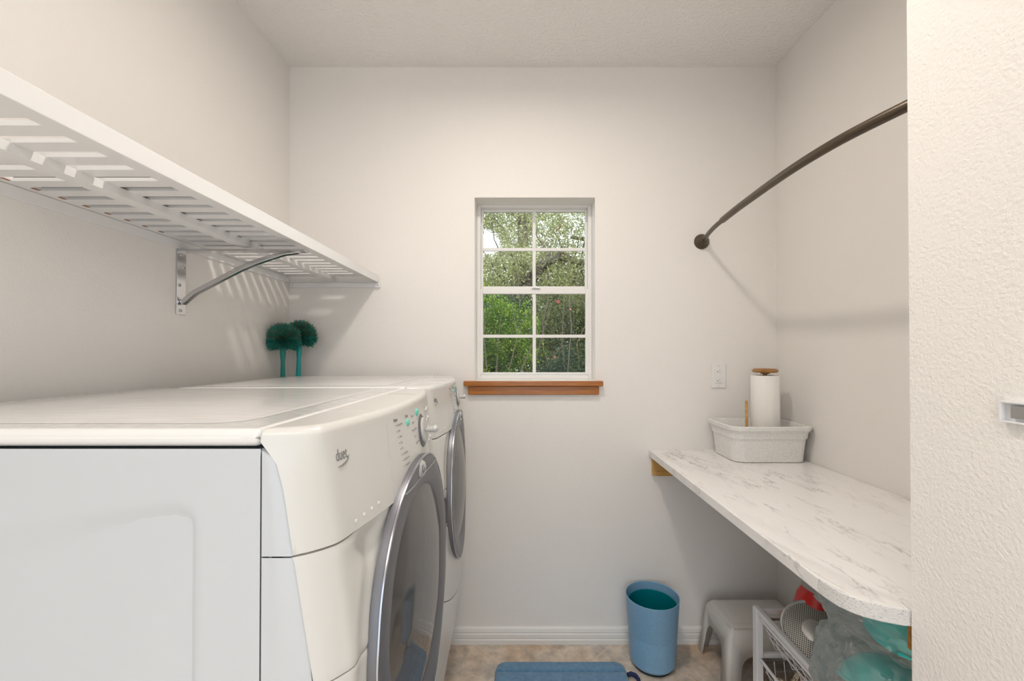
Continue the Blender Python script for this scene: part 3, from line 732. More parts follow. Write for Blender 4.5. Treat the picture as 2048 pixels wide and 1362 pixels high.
    def rr(x0, x1, y0, y1, r_, z, n_=8):
        out = []
        for (cx_, cy_, a0) in ((x1 - r_, y1 - r_, 0), (x0 + r_, y1 - r_, 90), (x0 + r_, y0 + r_, 180), (x1 - r_, y0 + r_, 270)):
            for k in range(n_ + 1):
                a = R(a0 + 90 * k / n_); out.append((cx_ + r_ * math.cos(a), cy_ + r_ * math.sin(a), z))
        return out
    A = [bm.verts.new(p) for p in rr(x0, x1, y0, y1, 0.05, 1.2788)]; B = [bm.verts.new(p) for p in rr(x0 + 0.006, x1 - 0.006, y0 + 0.006, y1 - 0.006, 0.046, 1.2800)]
    for k in range(len(A)): bm.faces.new((A[k], A[(k + 1) % len(A)], B[(k + 1) % len(A)], B[k]))
    bm.faces.new(B); obj('lid_panel', bm, M_lidin, lid, smooth=True, angle=20)
    return t
dry = machine('front_load_dryer', 'white front loading dryer with grey round door, the nearer machine', (-0.341, 0.893, 0), 0, 0.739, False)
was = machine('front_load_washer', 'white front loading washer with grey round door, the farther machine by the back wall', (-0.372, 1.621, 0), R(3.2), 0.672, True)
dry['category'] = 'dryer'

# ---------------------------------------------------------------- two brushes in the corner
def brush(label, bottom, head, tip_dir, hm, seed, cat='brush'):
    rnd = random.Random(seed)
    t = thing('long_handled_brush', label, cat, bottom, 0, 'long handled brushes in the corner')
    h = Vector(head) - Vector(bottom)
    d = h.normalized()
    bm = bmesh.new(); tube(bm, [Vector((0, 0, 0)), h * 0.3, h * 0.75, h * 0.90, h * 0.955, h * 0.985, h * 1.02], [0.0095, 0.010, 0.0105, 0.0105, 0.0085, 0.0125, 0.010], 16)
    obj('handle', bm, hm, t, smooth=True, angle=50)
    # rounded fan head of bristles
    a, b_ = frame_from(d); c0 = h + d * 0.032
    bm = bmesh.new()
    for i in range(8000):
        # direction over a wide dome; flattened front to back
        th = rnd.uniform(0, 2 * math.pi); cz = rnd.uniform(-0.60, 1.0); s = math.sqrt(1 - cz * cz)
        v = Vector((math.cos(th) * s, math.sin(th) * s * 0.65, 0)); dirv = (Vector((v.x, v.y, 0)) + d * cz)
        L = 0.071 * (1 + 0.17 * rnd.uniform(-1, 0.8)); 
        if cz < -0.3: L *= 0.92
        p0 = c0 + dirv * L * rnd.uniform(0.35, 0.6) ; jit = Vector((rnd.gauss(0, 1), rnd.gauss(0, 1), rnd.gauss(0, 1))) * 0.0035
        p1 = c0 + dirv * L + jit
        w_ = dirv.cross(Vector((rnd.gauss(0, 1), rnd.gauss(0, 1), rnd.gauss(0, 1)))).normalized() * 0.0011
        mi = 1 if (cz > 0.1 and rnd.random() < 0.25) else (2 if rnd.random() < 0.35 else 0)
        f = bm.faces.new([bm.verts.new(q) for q in (p0 - w_, p0 + w_, p1 + w_ * 0.7, p1 - w_ * 0.7)]); f.material_index = mi
    obj('bristles', bm, [M_bris, M_bris2, M_bris3], t)
    bm = bmesh.new(); M = to_axis(c0, d)
    lathe(bm, [(0, -0.03), (0.018, -0.026), (0.027, -0.01), (0.029, 0.006), (0.022, 0.022), (0, 0.032)], 24, M); obj('brush_core', bm, M_bris, t, smooth=True)
brush('dark teal handled brush with green bristles, left of the pair in the corner', (-1.094, 1.925, 0.0), (-1.058, 1.862, 1.405), None, M_teal2, 3)
brush('bright turquoise handled brush with green bristles, right of the pair in the corner', (-1.086, 1.984, 0.0), (-1.022, 1.930, 1.422), None, M_teal, 5)

# ---------------------------------------------------------------- counter
XCF, ZC1, TH = 0.597, 0.924, 0.031
out = [(XCF, YB)] + [(XCF, YB - (YB - 0.86) * k / 12) for k in range(1, 13)]
out += [(0.598, 0.84), (0.603, 0.812), (0.612, 0.795), (0.625, 0.780), (0.647, 0.766), (0.665, 0.759), (0.679, 0.754), (0.70, 0.7515), (XR, 0.7515)]
out += [(XR, YB)]
bm = bmesh.new(); T_ = [bm.verts.new((x, y, ZC1)) for x, y in out]; B_ = [bm.verts.new((x, y, ZC1 - TH)) for x, y in out]
bm.faces.new(T_); bm.faces.new(B_[::-1]); n_ = len(out)
for k in range(n_):
    f = bm.faces.new((T_[k], T_[(k + 1) % n_], B_[(k + 1) % n_], B_[k]))
    if 12 <= k <= 19: f.material_index = 1
    if 20 <= k <= 21: f.material_index = 2
ct = obj('countertop', bm, [M_marble, M_edge, M_chip], smooth=True, angle=25)
bv = ct.modifiers.new('b', 'BEVEL'); bv.width = 0.003; bv.segments = 3; bv.limit_method = 'ANGLE'; bv.angle_limit = R(50); bv.harden_normals = True
tag(ct, 'white marble-patterned countertop with a chipped rounded end', 'countertop')
# cleats
cl = obj('wood_cleat', (lambda b: (box(b, 0.610, XR, YB - 0.022, YB, 0.806, 0.892), box(b, 0.628, XR, YB - 0.027, YB - 0.022, 0.806, 0.828), b)[2])(bmesh.new()), M_pine, bevel=0.002, seg=2)
tag(cl, 'yellow pine cleat under the counter on the back wall', 'cleat')
cl2 = obj('wood_cleat', bx(0.695, XR, YP + 0.0015, YP + 0.020, 0.845, 0.892), M_oak2, bevel=0.002, seg=2)
tag(cl2, 'narrow brown wood support under the chipped counter end', 'cleat')
# raw brown chipboard strip at the counter's sawn end
# ---------------------------------------------------------------- tub
def loop_rr(x0, x1, y0, y1, r_, z, n_=8, rfl=None):
    out = []
    rs = [r_] * 4 if not rfl else [r_, r_, rfl, r_]
    for (sx, sy, a0, rk) in ((1, 1, 0, rs[0]), (-1, 1, 90, rs[1]), (-1, -1, 180, rs[2]), (1, -1, 270, rs[3])):
        cx_ = (x1 - rk) if sx > 0 else (x0 + rk); cy_ = (y1 - rk) if sy > 0 else (y0 + rk)
        for k in range(n_ + 1):
            a = R(a0 + 90 * k / n_); out.append((cx_ + rk * math.cos(a), cy_ + rk * math.sin(a), z))
    return out
def skin(bm, loops, cap0=True, cap1=True, mi=0):
    rs = [[bm.verts.new(p) for p in L] for L in loops]
    for A, B in zip(rs, rs[1:]):
        n_ = len(A)
        for k in range(n_): bm.faces.new((A[k], A[(k + 1) % n_], B[(k + 1) % n_], B[k])).material_index = mi
    if cap0: bm.faces.new(rs[0][::-1]).material_index = mi
    if cap1: bm.faces.new(rs[-1]).material_index = mi
tub = thing('storage_tub', 'speckled white plastic tub on the counter corner', 'tub', (0, 0, ZC1 + 0.0005))
bm = bmesh.new()
bx0, bx1, by0, by1 = 0.886, 1.178, 1.762, 1.965
def tl(q, z, off=0.0): # q: flare
    return loop_rr(bx0 - 0.020 * q - off, bx1 + 0.014 * q + off, by0 - 0.022 * q - off, by1 + 0.018 * q + off, 0.03 + 0.01 * q, z, 8, 0.045)
skin(bm, [tl(0, 0.0, -0.004), tl(0.03, 0.003), tl(0.60, 0.100), tl(0.62, 0.101, 0.003), tl(0.9, 0.132, 0.003), tl(0.9, 0.132, 0.007), tl(0.92, 0.137, 0.007), tl(0.92, 0.138, 0.010), tl(0.95, 0.152, 0.011), tl(0.95, 0.154, 0.008),
          tl(0.93, 0.154, -0.001), tl(0.9, 0.150, -0.003), tl(0.1, 0.006, -0.003)])
obj('tub_body', bm, M_tub, tub, smooth=True, angle=40)
obj('tub_tag', bx(1.125, 1.150, by1 + 0.009, by1 + 0.0125, 0.128, 0.140), M_plate, tub)
# paper towel holder and roll
hx, hy = 1.072, 1.872
ho = thing('paper_towel_holder', 'oak paper towel holder standing in the speckled tub', 'paper towel holder', (hx, hy, ZC1 + 0.0065))
bm = bmesh.new(); lathe(bm, [(0, 0), (0.072, 0), (0.074, 0.004), (0.074, 0.012), (0.068, 0.016), (0, 0.016)], 40); bm2 = bm
for v in bm.verts: v.co.x -= 0.012
box(bm, -0.107, -0.05, -0.018, 0.018, 0, 0.014)
obj('base', bm, M_oak2, ho, smooth=True, angle=40)
bm = bmesh.new(); tube(bm, [(0, 0, 0.014), (0, 0, 0.362)], 0.009, 16); obj('center_dowel', bm, M_oak2, ho, smooth=True, angle=50)
bm = bmesh.new(); tube(bm, [(-0.092, -0.02, 0.012), (-0.094, -0.02, 0.243)], 0.0058, 14); obj('side_dowel', bm, M_pine, ho, smooth=True, angle=50)
bm = bmesh.new(); lathe(bm, [(0, 0.360), (0.018, 0.360), (0.019, 0.364), (0.046, 0.366), (0.052, 0.371), (0.052, 0.376), (0.044, 0.383), (0, 0.385)], 40); obj('cap', bm, M_oak2, ho, smooth=True, angle=40)
bm = bmesh.new(); L = []
N = 72
def sp(r0, z): return [(hx + (r0 - (0.0025 if k > 60 else 0.0)) * math.cos(2 * math.pi * k / N - 1.0), hy + (r0 - (0.0025 if k > 60 else 0.0)) * math.sin(2 * math.pi * k / N - 1.0), z) for k in range(N)]
z0 = ZC1 + 0.0235
skin(bm, [sp(0.020, z0), sp(0.056, z0), sp(0.0575, z0 + 0.002), sp(0.0575, z0 + 0.334), sp(0.056, z0 + 0.336), sp(0.020, z0 + 0.336)], False, False)
rs = bm
ro = obj('paper_towel_roll', bm, M_paper, smooth=True, angle=40); tag(ro, 'white paper towel roll on the oak holder', 'paper towels')

# ---------------------------------------------------------------- trash can
tcn = thing('trash_can', 'blue round trash can with dark teal inside by the back wall', 'trash can', (0.573, 1.882, FZ))
bm = bmesh.new(); lathe(bm, [(0, 0.006), (0.082, 0.006), (0.090, 0.011), (0.096, 0.026), (0.1145, 0.294), (0.1155, 0.2985), (0.1140, 0.300), (0.1120, 0.2985), (0.109, 0.24), (0.098, 0.022), (0, 0.018)], 72); obj('body', bm, M_blue, tcn, smooth=True, angle=50)
bm = bmesh.new(); lathe(bm, [(0, 0), (0.085, 0), (0.086, 0.004), (0.0855, 0.0085), (0, 0.0085)], 60); obj('base_ring', bm, M_black, tcn, smooth=True, angle=40)
bm = bmesh.new(); lathe(bm, [(0, 0.024), (0.089, 0.024), (0.1045, 0.262), (0.1065, 0.264), (0.1055, 0.2665), (0.1032, 0.2655), (0.0905, 0.03), (0, 0.028)], 72); obj('inner_liner', bm, M_liner_teal, tcn, smooth=True, angle=50, label='dark teal plastic liner')

# ---------------------------------------------------------------- mat
bm = bmesh.new()
mx0, mx1, my0, my1 = -0.118, 0.442, 1.10, 1.862
nx, ny = 90, 110; g = []
def mat_h(x, y):
    dx = min(x - mx0, mx1 - x); dy = min(y - my0, my1 - y); r_ = 0.045
    if dx < r_ and dy < r_: d_ = r_ - math.hypot(r_ - dx, r_ - dy)
    else: d_ = min(dx, dy)
    return d_
for i in range(nx + 1):
    col = []
    for j in range(ny + 1):
        x = mx0 + (mx1 - mx0) * i / nx; y = my0 + (my1 - my0) * j / ny
        d_ = mat_h(x, y)
        if d_ < 0:   # pull corner vertices on to the rounded outline
            r_ = 0.045
            cx_ = min(max(x, mx0 + r_), mx1 - r_); cy_ = min(max(y, my0 + r_), my1 - r_)
            v = Vector((x - cx_, y - cy_)); v = v.normalized() * r_; x, y = cx_ + v.x, cy_ + v.y; d_ = 0
        q = min(1, d_ / 0.014); h_ = 0.006 + 0.020 * math.sqrt(max(0, 1 - (1 - q) ** 2))
        for gy in (my1 - 0.062, my1 - 0.135, my1 - 0.21, my1 - 0.30): h_ -= 0.008 * math.exp(-((y - gy) / 0.0045) ** 2)
        col.append(bm.verts.new((x + 0.012 * (y - my1) / 0.7, y, h_ + 0.001 * noise.noise(Vector((x * 12, y * 12, 0))))))
    g.append(col)
for i in range(nx):
    for j in range(ny):
        vs4 = (g[i][j], g[i + 1][j], g[i + 1][j + 1], g[i][j + 1])
        try: bm.faces.new(vs4)
        except ValueError: pass
bd = [e for e in bm.edges if e.is_boundary]
ex = bmesh.ops.extrude_edge_only(bm, edges=bd)
for v in ex['geom']:
    if isinstance(v, bmesh.types.BMVert): v.co.z = 0.0005
mt = thing('bath_mat', 'thick blue plush mat with stitched channels on the tiles', 'mat', (0, 0, FZ))
obj('cushion', bm, M_mat, mt, smooth=True, angle=70)
bm = bmesh.new(); tube(bm, [(0.442, 1.795, 0.012), (0.458, 1.800, 0.013), (0.474, 1.793, 0.011), (0.482, 1.775, 0.009), (0.478, 1.74, 0.008), (0.46, 1.70, 0.008), (0.436, 1.68, 0.010)], [0.008, 0.009, 0.009, 0.008, 0.008, 0.008, 0.008], 10)
obj('carry_strap', bm, M_navy, mt, smooth=True, label='navy strap at the mat corner')
bm = bmesh.new(); tube(bm, [(0.478, 1.797, 0.010), (0.487, 1.780, 0.008), (0.486, 1.76, 0.007)], 0.0045, 8); obj('strap_edge', bm, M_white, mt, smooth=True)

# ---------------------------------------------------------------- step stool
st = thing('step_stool', 'grey-white plastic step stool under the counter', 'stool', (-0.008, 0.0, FZ))
zt = 0.254
top_c = [(0.850, 1.728), (1.172, 1.728), (1.172, 1.945), (0.850, 1.945)]
bot_c = [(0.820, 1.700), (1.198, 1.700), (1.198, 1.988), (0.820, 1.988)]
zb_ = 0.232
mid_c = [(0.845, 1.723), (1.177, 1.723), (1.177, 1.950), (0.845, 1.950)]
bm = bmesh.new()
def stool_pt(ci, z):
    a = Vector(bot_c[ci]); b_ = Vector(mid_c[ci]); q = z / zb_; p = a.lerp(b_, q); return Vector((p.x, p.y, z))
for s in range(4):
    c0, c1 = s, (s + 1) % 4
    leg = 0.052; wid = (Vector(bot_c[c1]) - Vector(bot_c[c0])).length
    def sp_(u, z):  # u in 0..1 along side
        return stool_pt(c0, z).lerp(stool_pt(c1, z), u)
    f0 = leg / wid; hop = 0.165 if s in (1, 3) else 0.150
    poly = [sp_(0, 0), sp_(f0, 0)]
    for k in range(0, 17):
        a = math.pi - math.pi * k / 16; uu = 0.5 + (0.5 - f0 - 0.02) * (math.copysign(abs(math.cos(a)) ** 0.55, math.cos(a))); zz = 0.07 + (hop - 0.07) * abs(math.sin(a)) ** 0.6
        poly.append(sp_(uu, zz))
    poly += [sp_(1 - f0, 0), sp_(1, 0), sp_(1, zb_), sp_(0, zb_)]
    bm.faces.new([bm.verts.new(p) for p in poly])
def chamf(cs, r_, z):
    out = []
    n_ = 4
    for i in range(4):
        p = Vector(cs[i]); a = (Vector(cs[i - 1]) - p).normalized() * r_; b_ = (Vector(cs[(i + 1) % 4]) - p).normalized() * r_
        out += [p + a, p + b_]
    return [(v.x, v.y, z) for v in out]
bmesh.ops.remove_doubles(bm, verts=bm.verts, dist=1e-5)
tops = [v for v in bm.verts if abs(v.co.z - zb_) < 1e-6]
order = [min(tops, key=lambda v: (v.co.xy - Vector(mid_c[i])).length) for i in range(4)]
in_c = [(0.866, 1.744), (1.156, 1.744), (1.156, 1.929), (0.866, 1.929)]
up = [bm.verts.new((*in_c[i], zt)) for i in range(4)]
for i in range(4): bm.faces.new((order[i], order[(i + 1) % 4], up[(i + 1) % 4], up[i]))
bm.faces.new(up)
so = obj('stool_shell', bm, M_stool, st, smooth=True, angle=60)
b1 = so.modifiers.new('b', 'BEVEL'); b1.width = 0.016; b1.segments = 4; b1.limit_method = 'ANGLE'; b1.angle_limit = R(20)
s_ = so.modifiers.new('s', 'SOLIDIFY'); s_.thickness = 0.004; s_.offset = -1
so['label'] = 'moulded seat and legs'
obj('seat_pad', (lambda b: (skin(b, [loop_rr(0.880, 1.145, 1.756, 1.918, 0.02, zt + 0.0002), loop_rr(0.883, 1.142, 1.759, 1.915, 0.018, zt + 0.0018)], False), b)[1])(bmesh.new()), M_stool, st, smooth=True, angle=30)

# ---------------------------------------------------------------- wire rack
rk = thing('wire_rack', 'white metal rack with wire baskets under the counter', 'rack')
RX0, RX1, RY0, RY1 = 0.829, 1.185, 0.96, 1.535
for x in (RX0, RX1 - 0.024):
    for y in (RY0, RY1 - 0.028): obj('post', bx(x, x + 0.024, y, y + 0.028, FZ, 0.470), M_rack, rk, bevel=0.003)
for i, z in enumerate((0.455, 0.300, 0.140)):
    for x in (RX0 + 0.004, RX1 - 0.020):
        if i == 0: obj('rail', bx(x - 0.002, x + 0.016, RY0 + 0.028, RY1 - 0.001, z, z + 0.017), M_rack, rk, bevel=0.0025)
    for y in (RY1 - 0.022, RY0 + 0.006):
        obj('cross_bar', bx(RX0 + 0.024, RX1 - 0.024, y, y + 0.014, z - 0.006, z + 0.010), M_rack, rk, bevel=0.002)
def basket(ztop, zbot, label):
    b = thing('wire_basket', label, 'basket', group='wire baskets in the rack')
    x0, x1, y0, y1 = RX0 + 0.012, RX1 - 0.012, RY0 + 0.032, RY1 - 0.034
    bm = bmesh.new(); q = 0.007
    tube(bm, [(x0, y0, ztop), (x0, y1, ztop), (x1, y1, ztop), (x1, y0, ztop), (x0, y0, ztop)], 0.0058, 8); obj('rim', bm, M_rack, b, smooth=True)
    bm = bmesh.new()
    ins = 0.045; n_ = 11
    for i in range(n_):
        y = y0 + (y1 - y0) * (i + 0.5) / n_
        tube(bm, [(x0, y, ztop), (x0 + ins * 0.8, y, zbot), (x1 - ins * 0.8, y, zbot), (x1, y, ztop)], 0.0014, 6)
    for i in range(8):
        x = x0 + ins + (x1 - x0 - 2 * ins) * i / 7
        tube(bm, [(x, y0, ztop), (x, y0 + 0.02, zbot + 0.002), (x, y1 - 0.02, zbot + 0.002), (x, y1, ztop)], 0.0014, 6)
    for k in (0.33, 0.66):
        z = ztop + (zbot - ztop) * k; e = ins * 0.8 * k; f = 0.02 * k
        tube(bm, [(x0 + e, y0 + f, z), (x0 + e, y1 - f, z), (x1 - e, y1 - f, z), (x1 - e, y0 + f, z), (x0 + e, y0 + f, z)], 0.0016, 6)
    obj('wire_mesh', bm, M_rack, b, smooth=True)
basket(0.440, 0.350, 'upper white wire basket in the rack, holding the steel disc and bags')
basket(0.296, 0.190, 'lower white wire basket in the rack, holding woven pouches')

# woven pouches in the lower basket
def blob(bm, c, rad, amp, freq, sub=4, rot=None, seed=0, squash=None):
    tmp = bmesh.new(); bmesh.ops.create_icosphere(tmp, subdivisions=sub, radius=1)
    Rm = rot or Matrix.Identity(3)
    for v in tmp.verts:
        p = v.co.copy(); d_ = 1 + amp * noise.fractal(p * freq + Vector((seed, seed * 1.7, 0)), 1.0, 2.0, 4)
        v.co = Vector(c) + Rm @ Vector((p.x * rad[0] * d_, p.y * rad[1] * d_, p.z * rad[2] * d_))
        if squash: squash(v.co)
    me = bpy.data.meshes.new('tmp'); tmp.to_mesh(me); tmp.free(); bm.from_mesh(me); bpy.data.meshes.remove(me)
Mr = Matrix.Rotation(R(18), 3, 'X') @ Matrix.Rotation(R(0), 3, 'Y')
for nm, c, rad, m_, lb in (('woven_pouch', (0.935, 1.375, 0.252), (0.042, 0.085, 0.052), M_cream, 'cream woven pouch in the lower basket'),
                          ('woven_pouch', (0.878, 1.445, 0.235), (0.016, 0.030, 0.040), M_cream, 'small cream pouch beside the rack post'),
                          ('woven_basket', (1.030, 1.400, 0.255), (0.042, 0.070, 0.055), M_orange, 'orange-brown woven basket behind the cream pouch')):
    bm = bmesh.new(); blob(bm, c, rad, 0.10, 1.5, 4, Mr, 2.0 + c[0]); tag(obj(nm, bm, m_, smooth=True, angle=180), lb, 'pouch' if 'pouch' in nm else 'basket')

# steel perforated disc
dc = Vector((0.940, 1.375, 0.4800)); dn = Vector((-0.40, -0.62, 0.68)).normalized()
MD = to_axis(dc, dn, (0.5, -0.4, -0.7))
sdk = thing('perforated_steel_disc', 'round perforated steel lid leaning in the upper basket', 'strainer lid')
M_perf = mat('perforated_steel', (0.42, 0.41, 0.39), 0.38, 0.7)
t = nd(M_perf, 'ShaderNodeTexCoord'); mp = nd(M_perf, 'ShaderNodeMapping'); vo = nd(M_perf, 'ShaderNodeTexVoronoi')
lk(M_perf, t.outputs['UV'], mp.inputs[0]); mp.inputs['Scale'].default_value = (1, 1, 1); lk(M_perf, mp.outputs[0], vo.inputs['Vector']); vo.inputs['Scale'].default_value = 30; vo.inputs['Randomness'].default_value = 0.0
r = ramp(M_perf, vo.outputs['Distance'], [(0.26, (0.03, 0.03, 0.03)), (0.34, (0.50, 0.485, 0.455))]); lk(M_perf, r.outputs[0], bsdf(M_perf).inputs['Base Color'])
bm = bmesh.new(); lathe(bm, [(0.083, 0.002), (0.06, 0.007), (0.034, 0.010), (0.032, 0.0105)], 64, MD)
uvl = bm.loops.layers.uv.new('uv'); Mi = MD.inverted()
for f in bm.faces:
    for l_ in f.loops:
        q = Mi @ l_.vert.co; a_, b__ = q.x / 0.17, q.y / 0.17
        l_[uvl].uv = (a_ * 0.8 + b__ * 0.6 + 3, -a_ * 0.6 + b__ * 0.8 + 3)
obj('perforated_sheet', bm, M_perf, sdk, smooth=True)
bm = bmesh.new(); lathe(bm, [(0.0325, 0.0103), (0.03, 0.0115), (0.015, 0.014), (0, 0.015)], 40, MD); obj('center_boss', bm, M_steel, sdk, smooth=True)
bm = bmesh.new(); lathe(bm, [(0.082, 0.0015), (0.087, 0.0035), (0.091, 0.002), (0.093, -0.003), (0.090, -0.012), (0.086, -0.014), (0.083, -0.010)], 64, MD, close=True); obj('rim', bm, M_steel, sdk, smooth=True, angle=60)

# red container with grey lid
rc = thing('red_canister', 'red plastic canister with a grey cap right under the counter', 'canister', (0.965, 1.455, 0.353))
Mt = Matrix.Rotation(R(14), 4, 'Y')
bm = bmesh.new(); lathe(bm, [(0, 0), (0.055, 0.0), (0.064, 0.02), (0.066, 0.12), (0.063, 0.190), (0.050, 0.225), (0.044, 0.240), (0, 0.242)], 40, Mt); obj('body', bm, M_redp, rc, smooth=True, angle=60)
M_greycap = mat('grey_cap', (0.42, 0.40, 0.38), 0.4)
bm = bmesh.new(); lathe(bm, [(0.056, 0.218), (0.058, 0.222), (0.046, 0.245), (0.030, 0.270), (0.012, 0.280), (0, 0.282)], 40, Mt)
obj('cap', bm, M_greycap, rc, smooth=True, angle=30)

# turquoise bowls inside plastic bags
def bowl(label, c, r_, tilt, grp):
    M = Matrix.Translation(Vector(c)) @ Matrix.Rotation(R(tilt[0]), 4, 'X') @ Matrix.Rotation(R(tilt[1]), 4, 'Y')
    bm = bmesh.new(); pr = []
    for k in range(0, 13):
        a = k / 12 * math.pi / 2; pr.append((r_ * math.sin(a), -r_ * 0.75 * math.cos(a)))
    pr[0] = (0, pr[0][1]); pr += [(r_ * 1.06, 0.002), (r_ * 1.07, 0.006), (r_ * 1.0, 0.007)]
    for k in range(11, -1, -1):
        a = k / 12 * math.pi / 2; pr.append((r_ * 0.96 * math.sin(a), -r_ * 0.72 * math.cos(a)))
    lathe(bm, pr, 48, M); tag(obj('turquoise_bowl', bm, M_bowl, smooth=True, angle=60), label, 'bowl', grp)
bowl('turquoise bowl in the lower plastic bag below the chipped counter end', (0.905, 1.03, 0.545), 0.112, (165, -20), 'turquoise bowls in bags')
bowl('turquoise bowl in the upper plastic bag, tucked under the counter', (0.875, 0.94, 0.770), 0.092, (185, 12), 'turquoise bowls in bags')
def bag(name, label, c, rad, seed, m_, amp=0.10):
    bm = bmesh.new(); bmesh.ops.create_icosphere(bm, subdivisions=5, radius=1)
    for v in bm.verts:
        p = v.co.copy(); s3 = Vector((seed, seed * 0.7, seed * 1.3))
        # cellular folds: flat facets meeting in sharp creases
        q = p * 2.1 + s3; dd, _ = noise.voronoi(q + Vector((noise.noise(p * 1.5 + s3), noise.noise(p * 1.5 - s3), 0)) * 0.5)
        dd2, _ = noise.voronoi(p * 4.6 + s3 * 2)
        d_ = 1 + amp * (1.5 * (dd[1] - dd[0]) - 0.5 + 0.45 * (dd2[1] - dd2[0]) + 0.5 * noise.noise(p * 1.3 + s3))
        co = Vector((p.x * rad[0] * d_, p.y * rad[1] * d_, p.z * rad[2] * d_)) + Vector(c)
        co.z = min(co.z, 0.886); co.z = max(co.z, 0.362) if co.x < 1.19 else co.z
        co.x = min(co.x, XR - 0.006); co.y = max(co.y, YP + 0.03)
        v.co = co
    tag(obj(name, bm, m_, smooth=True, angle=22), label, 'plastic bag', 'clear plastic bags on the rack')
bag('plastic_bag', 'crumpled clear plastic bag around the lower turquoise bowl', (0.930, 1.060, 0.545), (0.160, 0.200, 0.165), 2.3, M_bag, 0.12)
bag('plastic_bag', 'clear plastic bag bulging right under the countertop edge', (0.915, 1.020, 0.780), (0.185, 0.205, 0.105), 5.9, M_bag2, 0.12)

# ---------------------------------------------------------------- bracket on the partition
lb = thing('wall_catch', 'small white metal catch on the right partition wall', 'catch', (XP, 0.600, 1.311))
bm = bmesh.new(); box(bm, -0.010, 0, -0.075, 0.0, -0.003, 0.0); box(bm, -0.010, 0, -0.001, 0.002, -0.030, 0.0); box(bm, -0.010, 0, -0.028, 0.0, -0.0305, -0.028); box(bm, -0.001, 0, -0.075, 0, -0.030, 0)
obj('channel', bm, M_rack, lb, bevel=0.0006, seg=2)
obj('bolt', bx(-0.007, -0.001, -0.075, -0.010, -0.024, -0.006), M_steel, lb, bevel=0.001, seg=2)

# ---------------------------------------------------------------- outside: ground, trees and shrubs
gr = obj('ground', bx(-14, 14, YB + 0.16, 26, -0.35, -0.3), M_ground, kind='structure')
def leaves_mesh(centers, size, seed, squash=0.6):
    rs = np.random.RandomState(seed); n_ = len(centers)
    a = rs.normal(size=(n_, 3)); a /= np.linalg.norm(a, axis=1)[:, None]
    b_ = rs.normal(size=(n_, 3)); b_ -= (a * b_).sum(1)[:, None] * a; b_ /= np.linalg.norm(b_, axis=1)[:, None]
    c = np.cross(a, b_)
    L = size * rs.uniform(0.6, 1.3, size=(n_, 1)); W = L * 0.28
    v = np.empty((n_, 4, 3)); v[:, 0] = centers - a * L * 0.5; v[:, 1] = centers + b_ * W + c * W * 0.25; v[:, 2] = centers + a * L * 0.5; v[:, 3] = centers - b_ * W + c * W * 0.25
    me = bpy.data.meshes.new('foliage'); me.vertices.add(n_ * 4); me.loops.add(n_ * 4); me.polygons.add(n_)
    me.vertices.foreach_set('co', v.reshape(-1).astype(np.float32)); me.loops.foreach_set('vertex_index', np.arange(n_ * 4, dtype=np.int32))
    me.polygons.foreach_set('loop_start', np.arange(0, n_ * 4, 4, dtype=np.int32)); me.polygons.foreach_set('loop_total', np.full(n_, 4, dtype=np.int32))
    me.update(); me.validate(); return me
def cloud(c, r_, n_, clumps, seed, cr_=0.3):
    rs = np.random.RandomState(seed)
    d = rs.normal(size=(clumps, 3)); d /= np.linalg.norm(d, axis=1)[:, None]; rad = rs.uniform(0.25, 1.0, size=(clumps, 1)) ** 0.5
    cc = np.array(c) + d * rad * np.array(r_)
    idx = rs.randint(0, clumps, n_); e = rs.normal(size=(n_, 3)); e /= np.linalg.norm(e, axis=1)[:, None]
    return cc[idx] + e * (rs.uniform(0.0, 1, size=(n_, 1)) ** 0.5) * cr_ * rs.uniform(0.6, 1.3, size=(clumps, 1))[idx]
def tree(name, label, cat, c, r_, n_, clumps, size, m_, stems, seed, cr_=0.3, group=None, smat=M_bark):
    t = thing(name, label, cat, (0, 0, 0), 0, group)
    pts_ = cloud(c, r_, n_, clumps, seed, cr_)
    if cat == 'tree':   # an open gap in the crowns where bright sky shows
        k = pts_[:, 1] / 8.0; keep = ((pts_[:, 0] / k + 0.68) / 0.26) ** 2 + (((pts_[:, 2] - 1.376) / k - 2.12) / 0.26) ** 2 > 1 + 0.5 * np.sin(pts_[:, 0] * 23) * np.sin(pts_[:, 2] * 19)
        pts_ = pts_[keep]
    me = leaves_mesh(pts_, size, seed); obj('foliage', me, m_, t)
    if stems:
        bm = bmesh.new()
        for pts, rr_ in stems: tube(bm, pts, rr_, 8)
        obj('trunk' if name == 'oak_tree' else 'stem', bm, smat, t, smooth=True, angle=60)
    return t
def wob(p0, p1, n_, amp, r0, r1, seed):
    rs = random.Random(seed); out = []; rad = []
    for i in range(n_ + 1):
        q = i / n_; p = Vector(p0).lerp(Vector(p1), q); p += Vector([rs.gauss(0, amp) for _ in range(3)]) * (0 if i in (0,) else 1)
        out.append(p); rad.append(r0 + (r1 - r0) * q)
    return out, rad
YT = 8.0
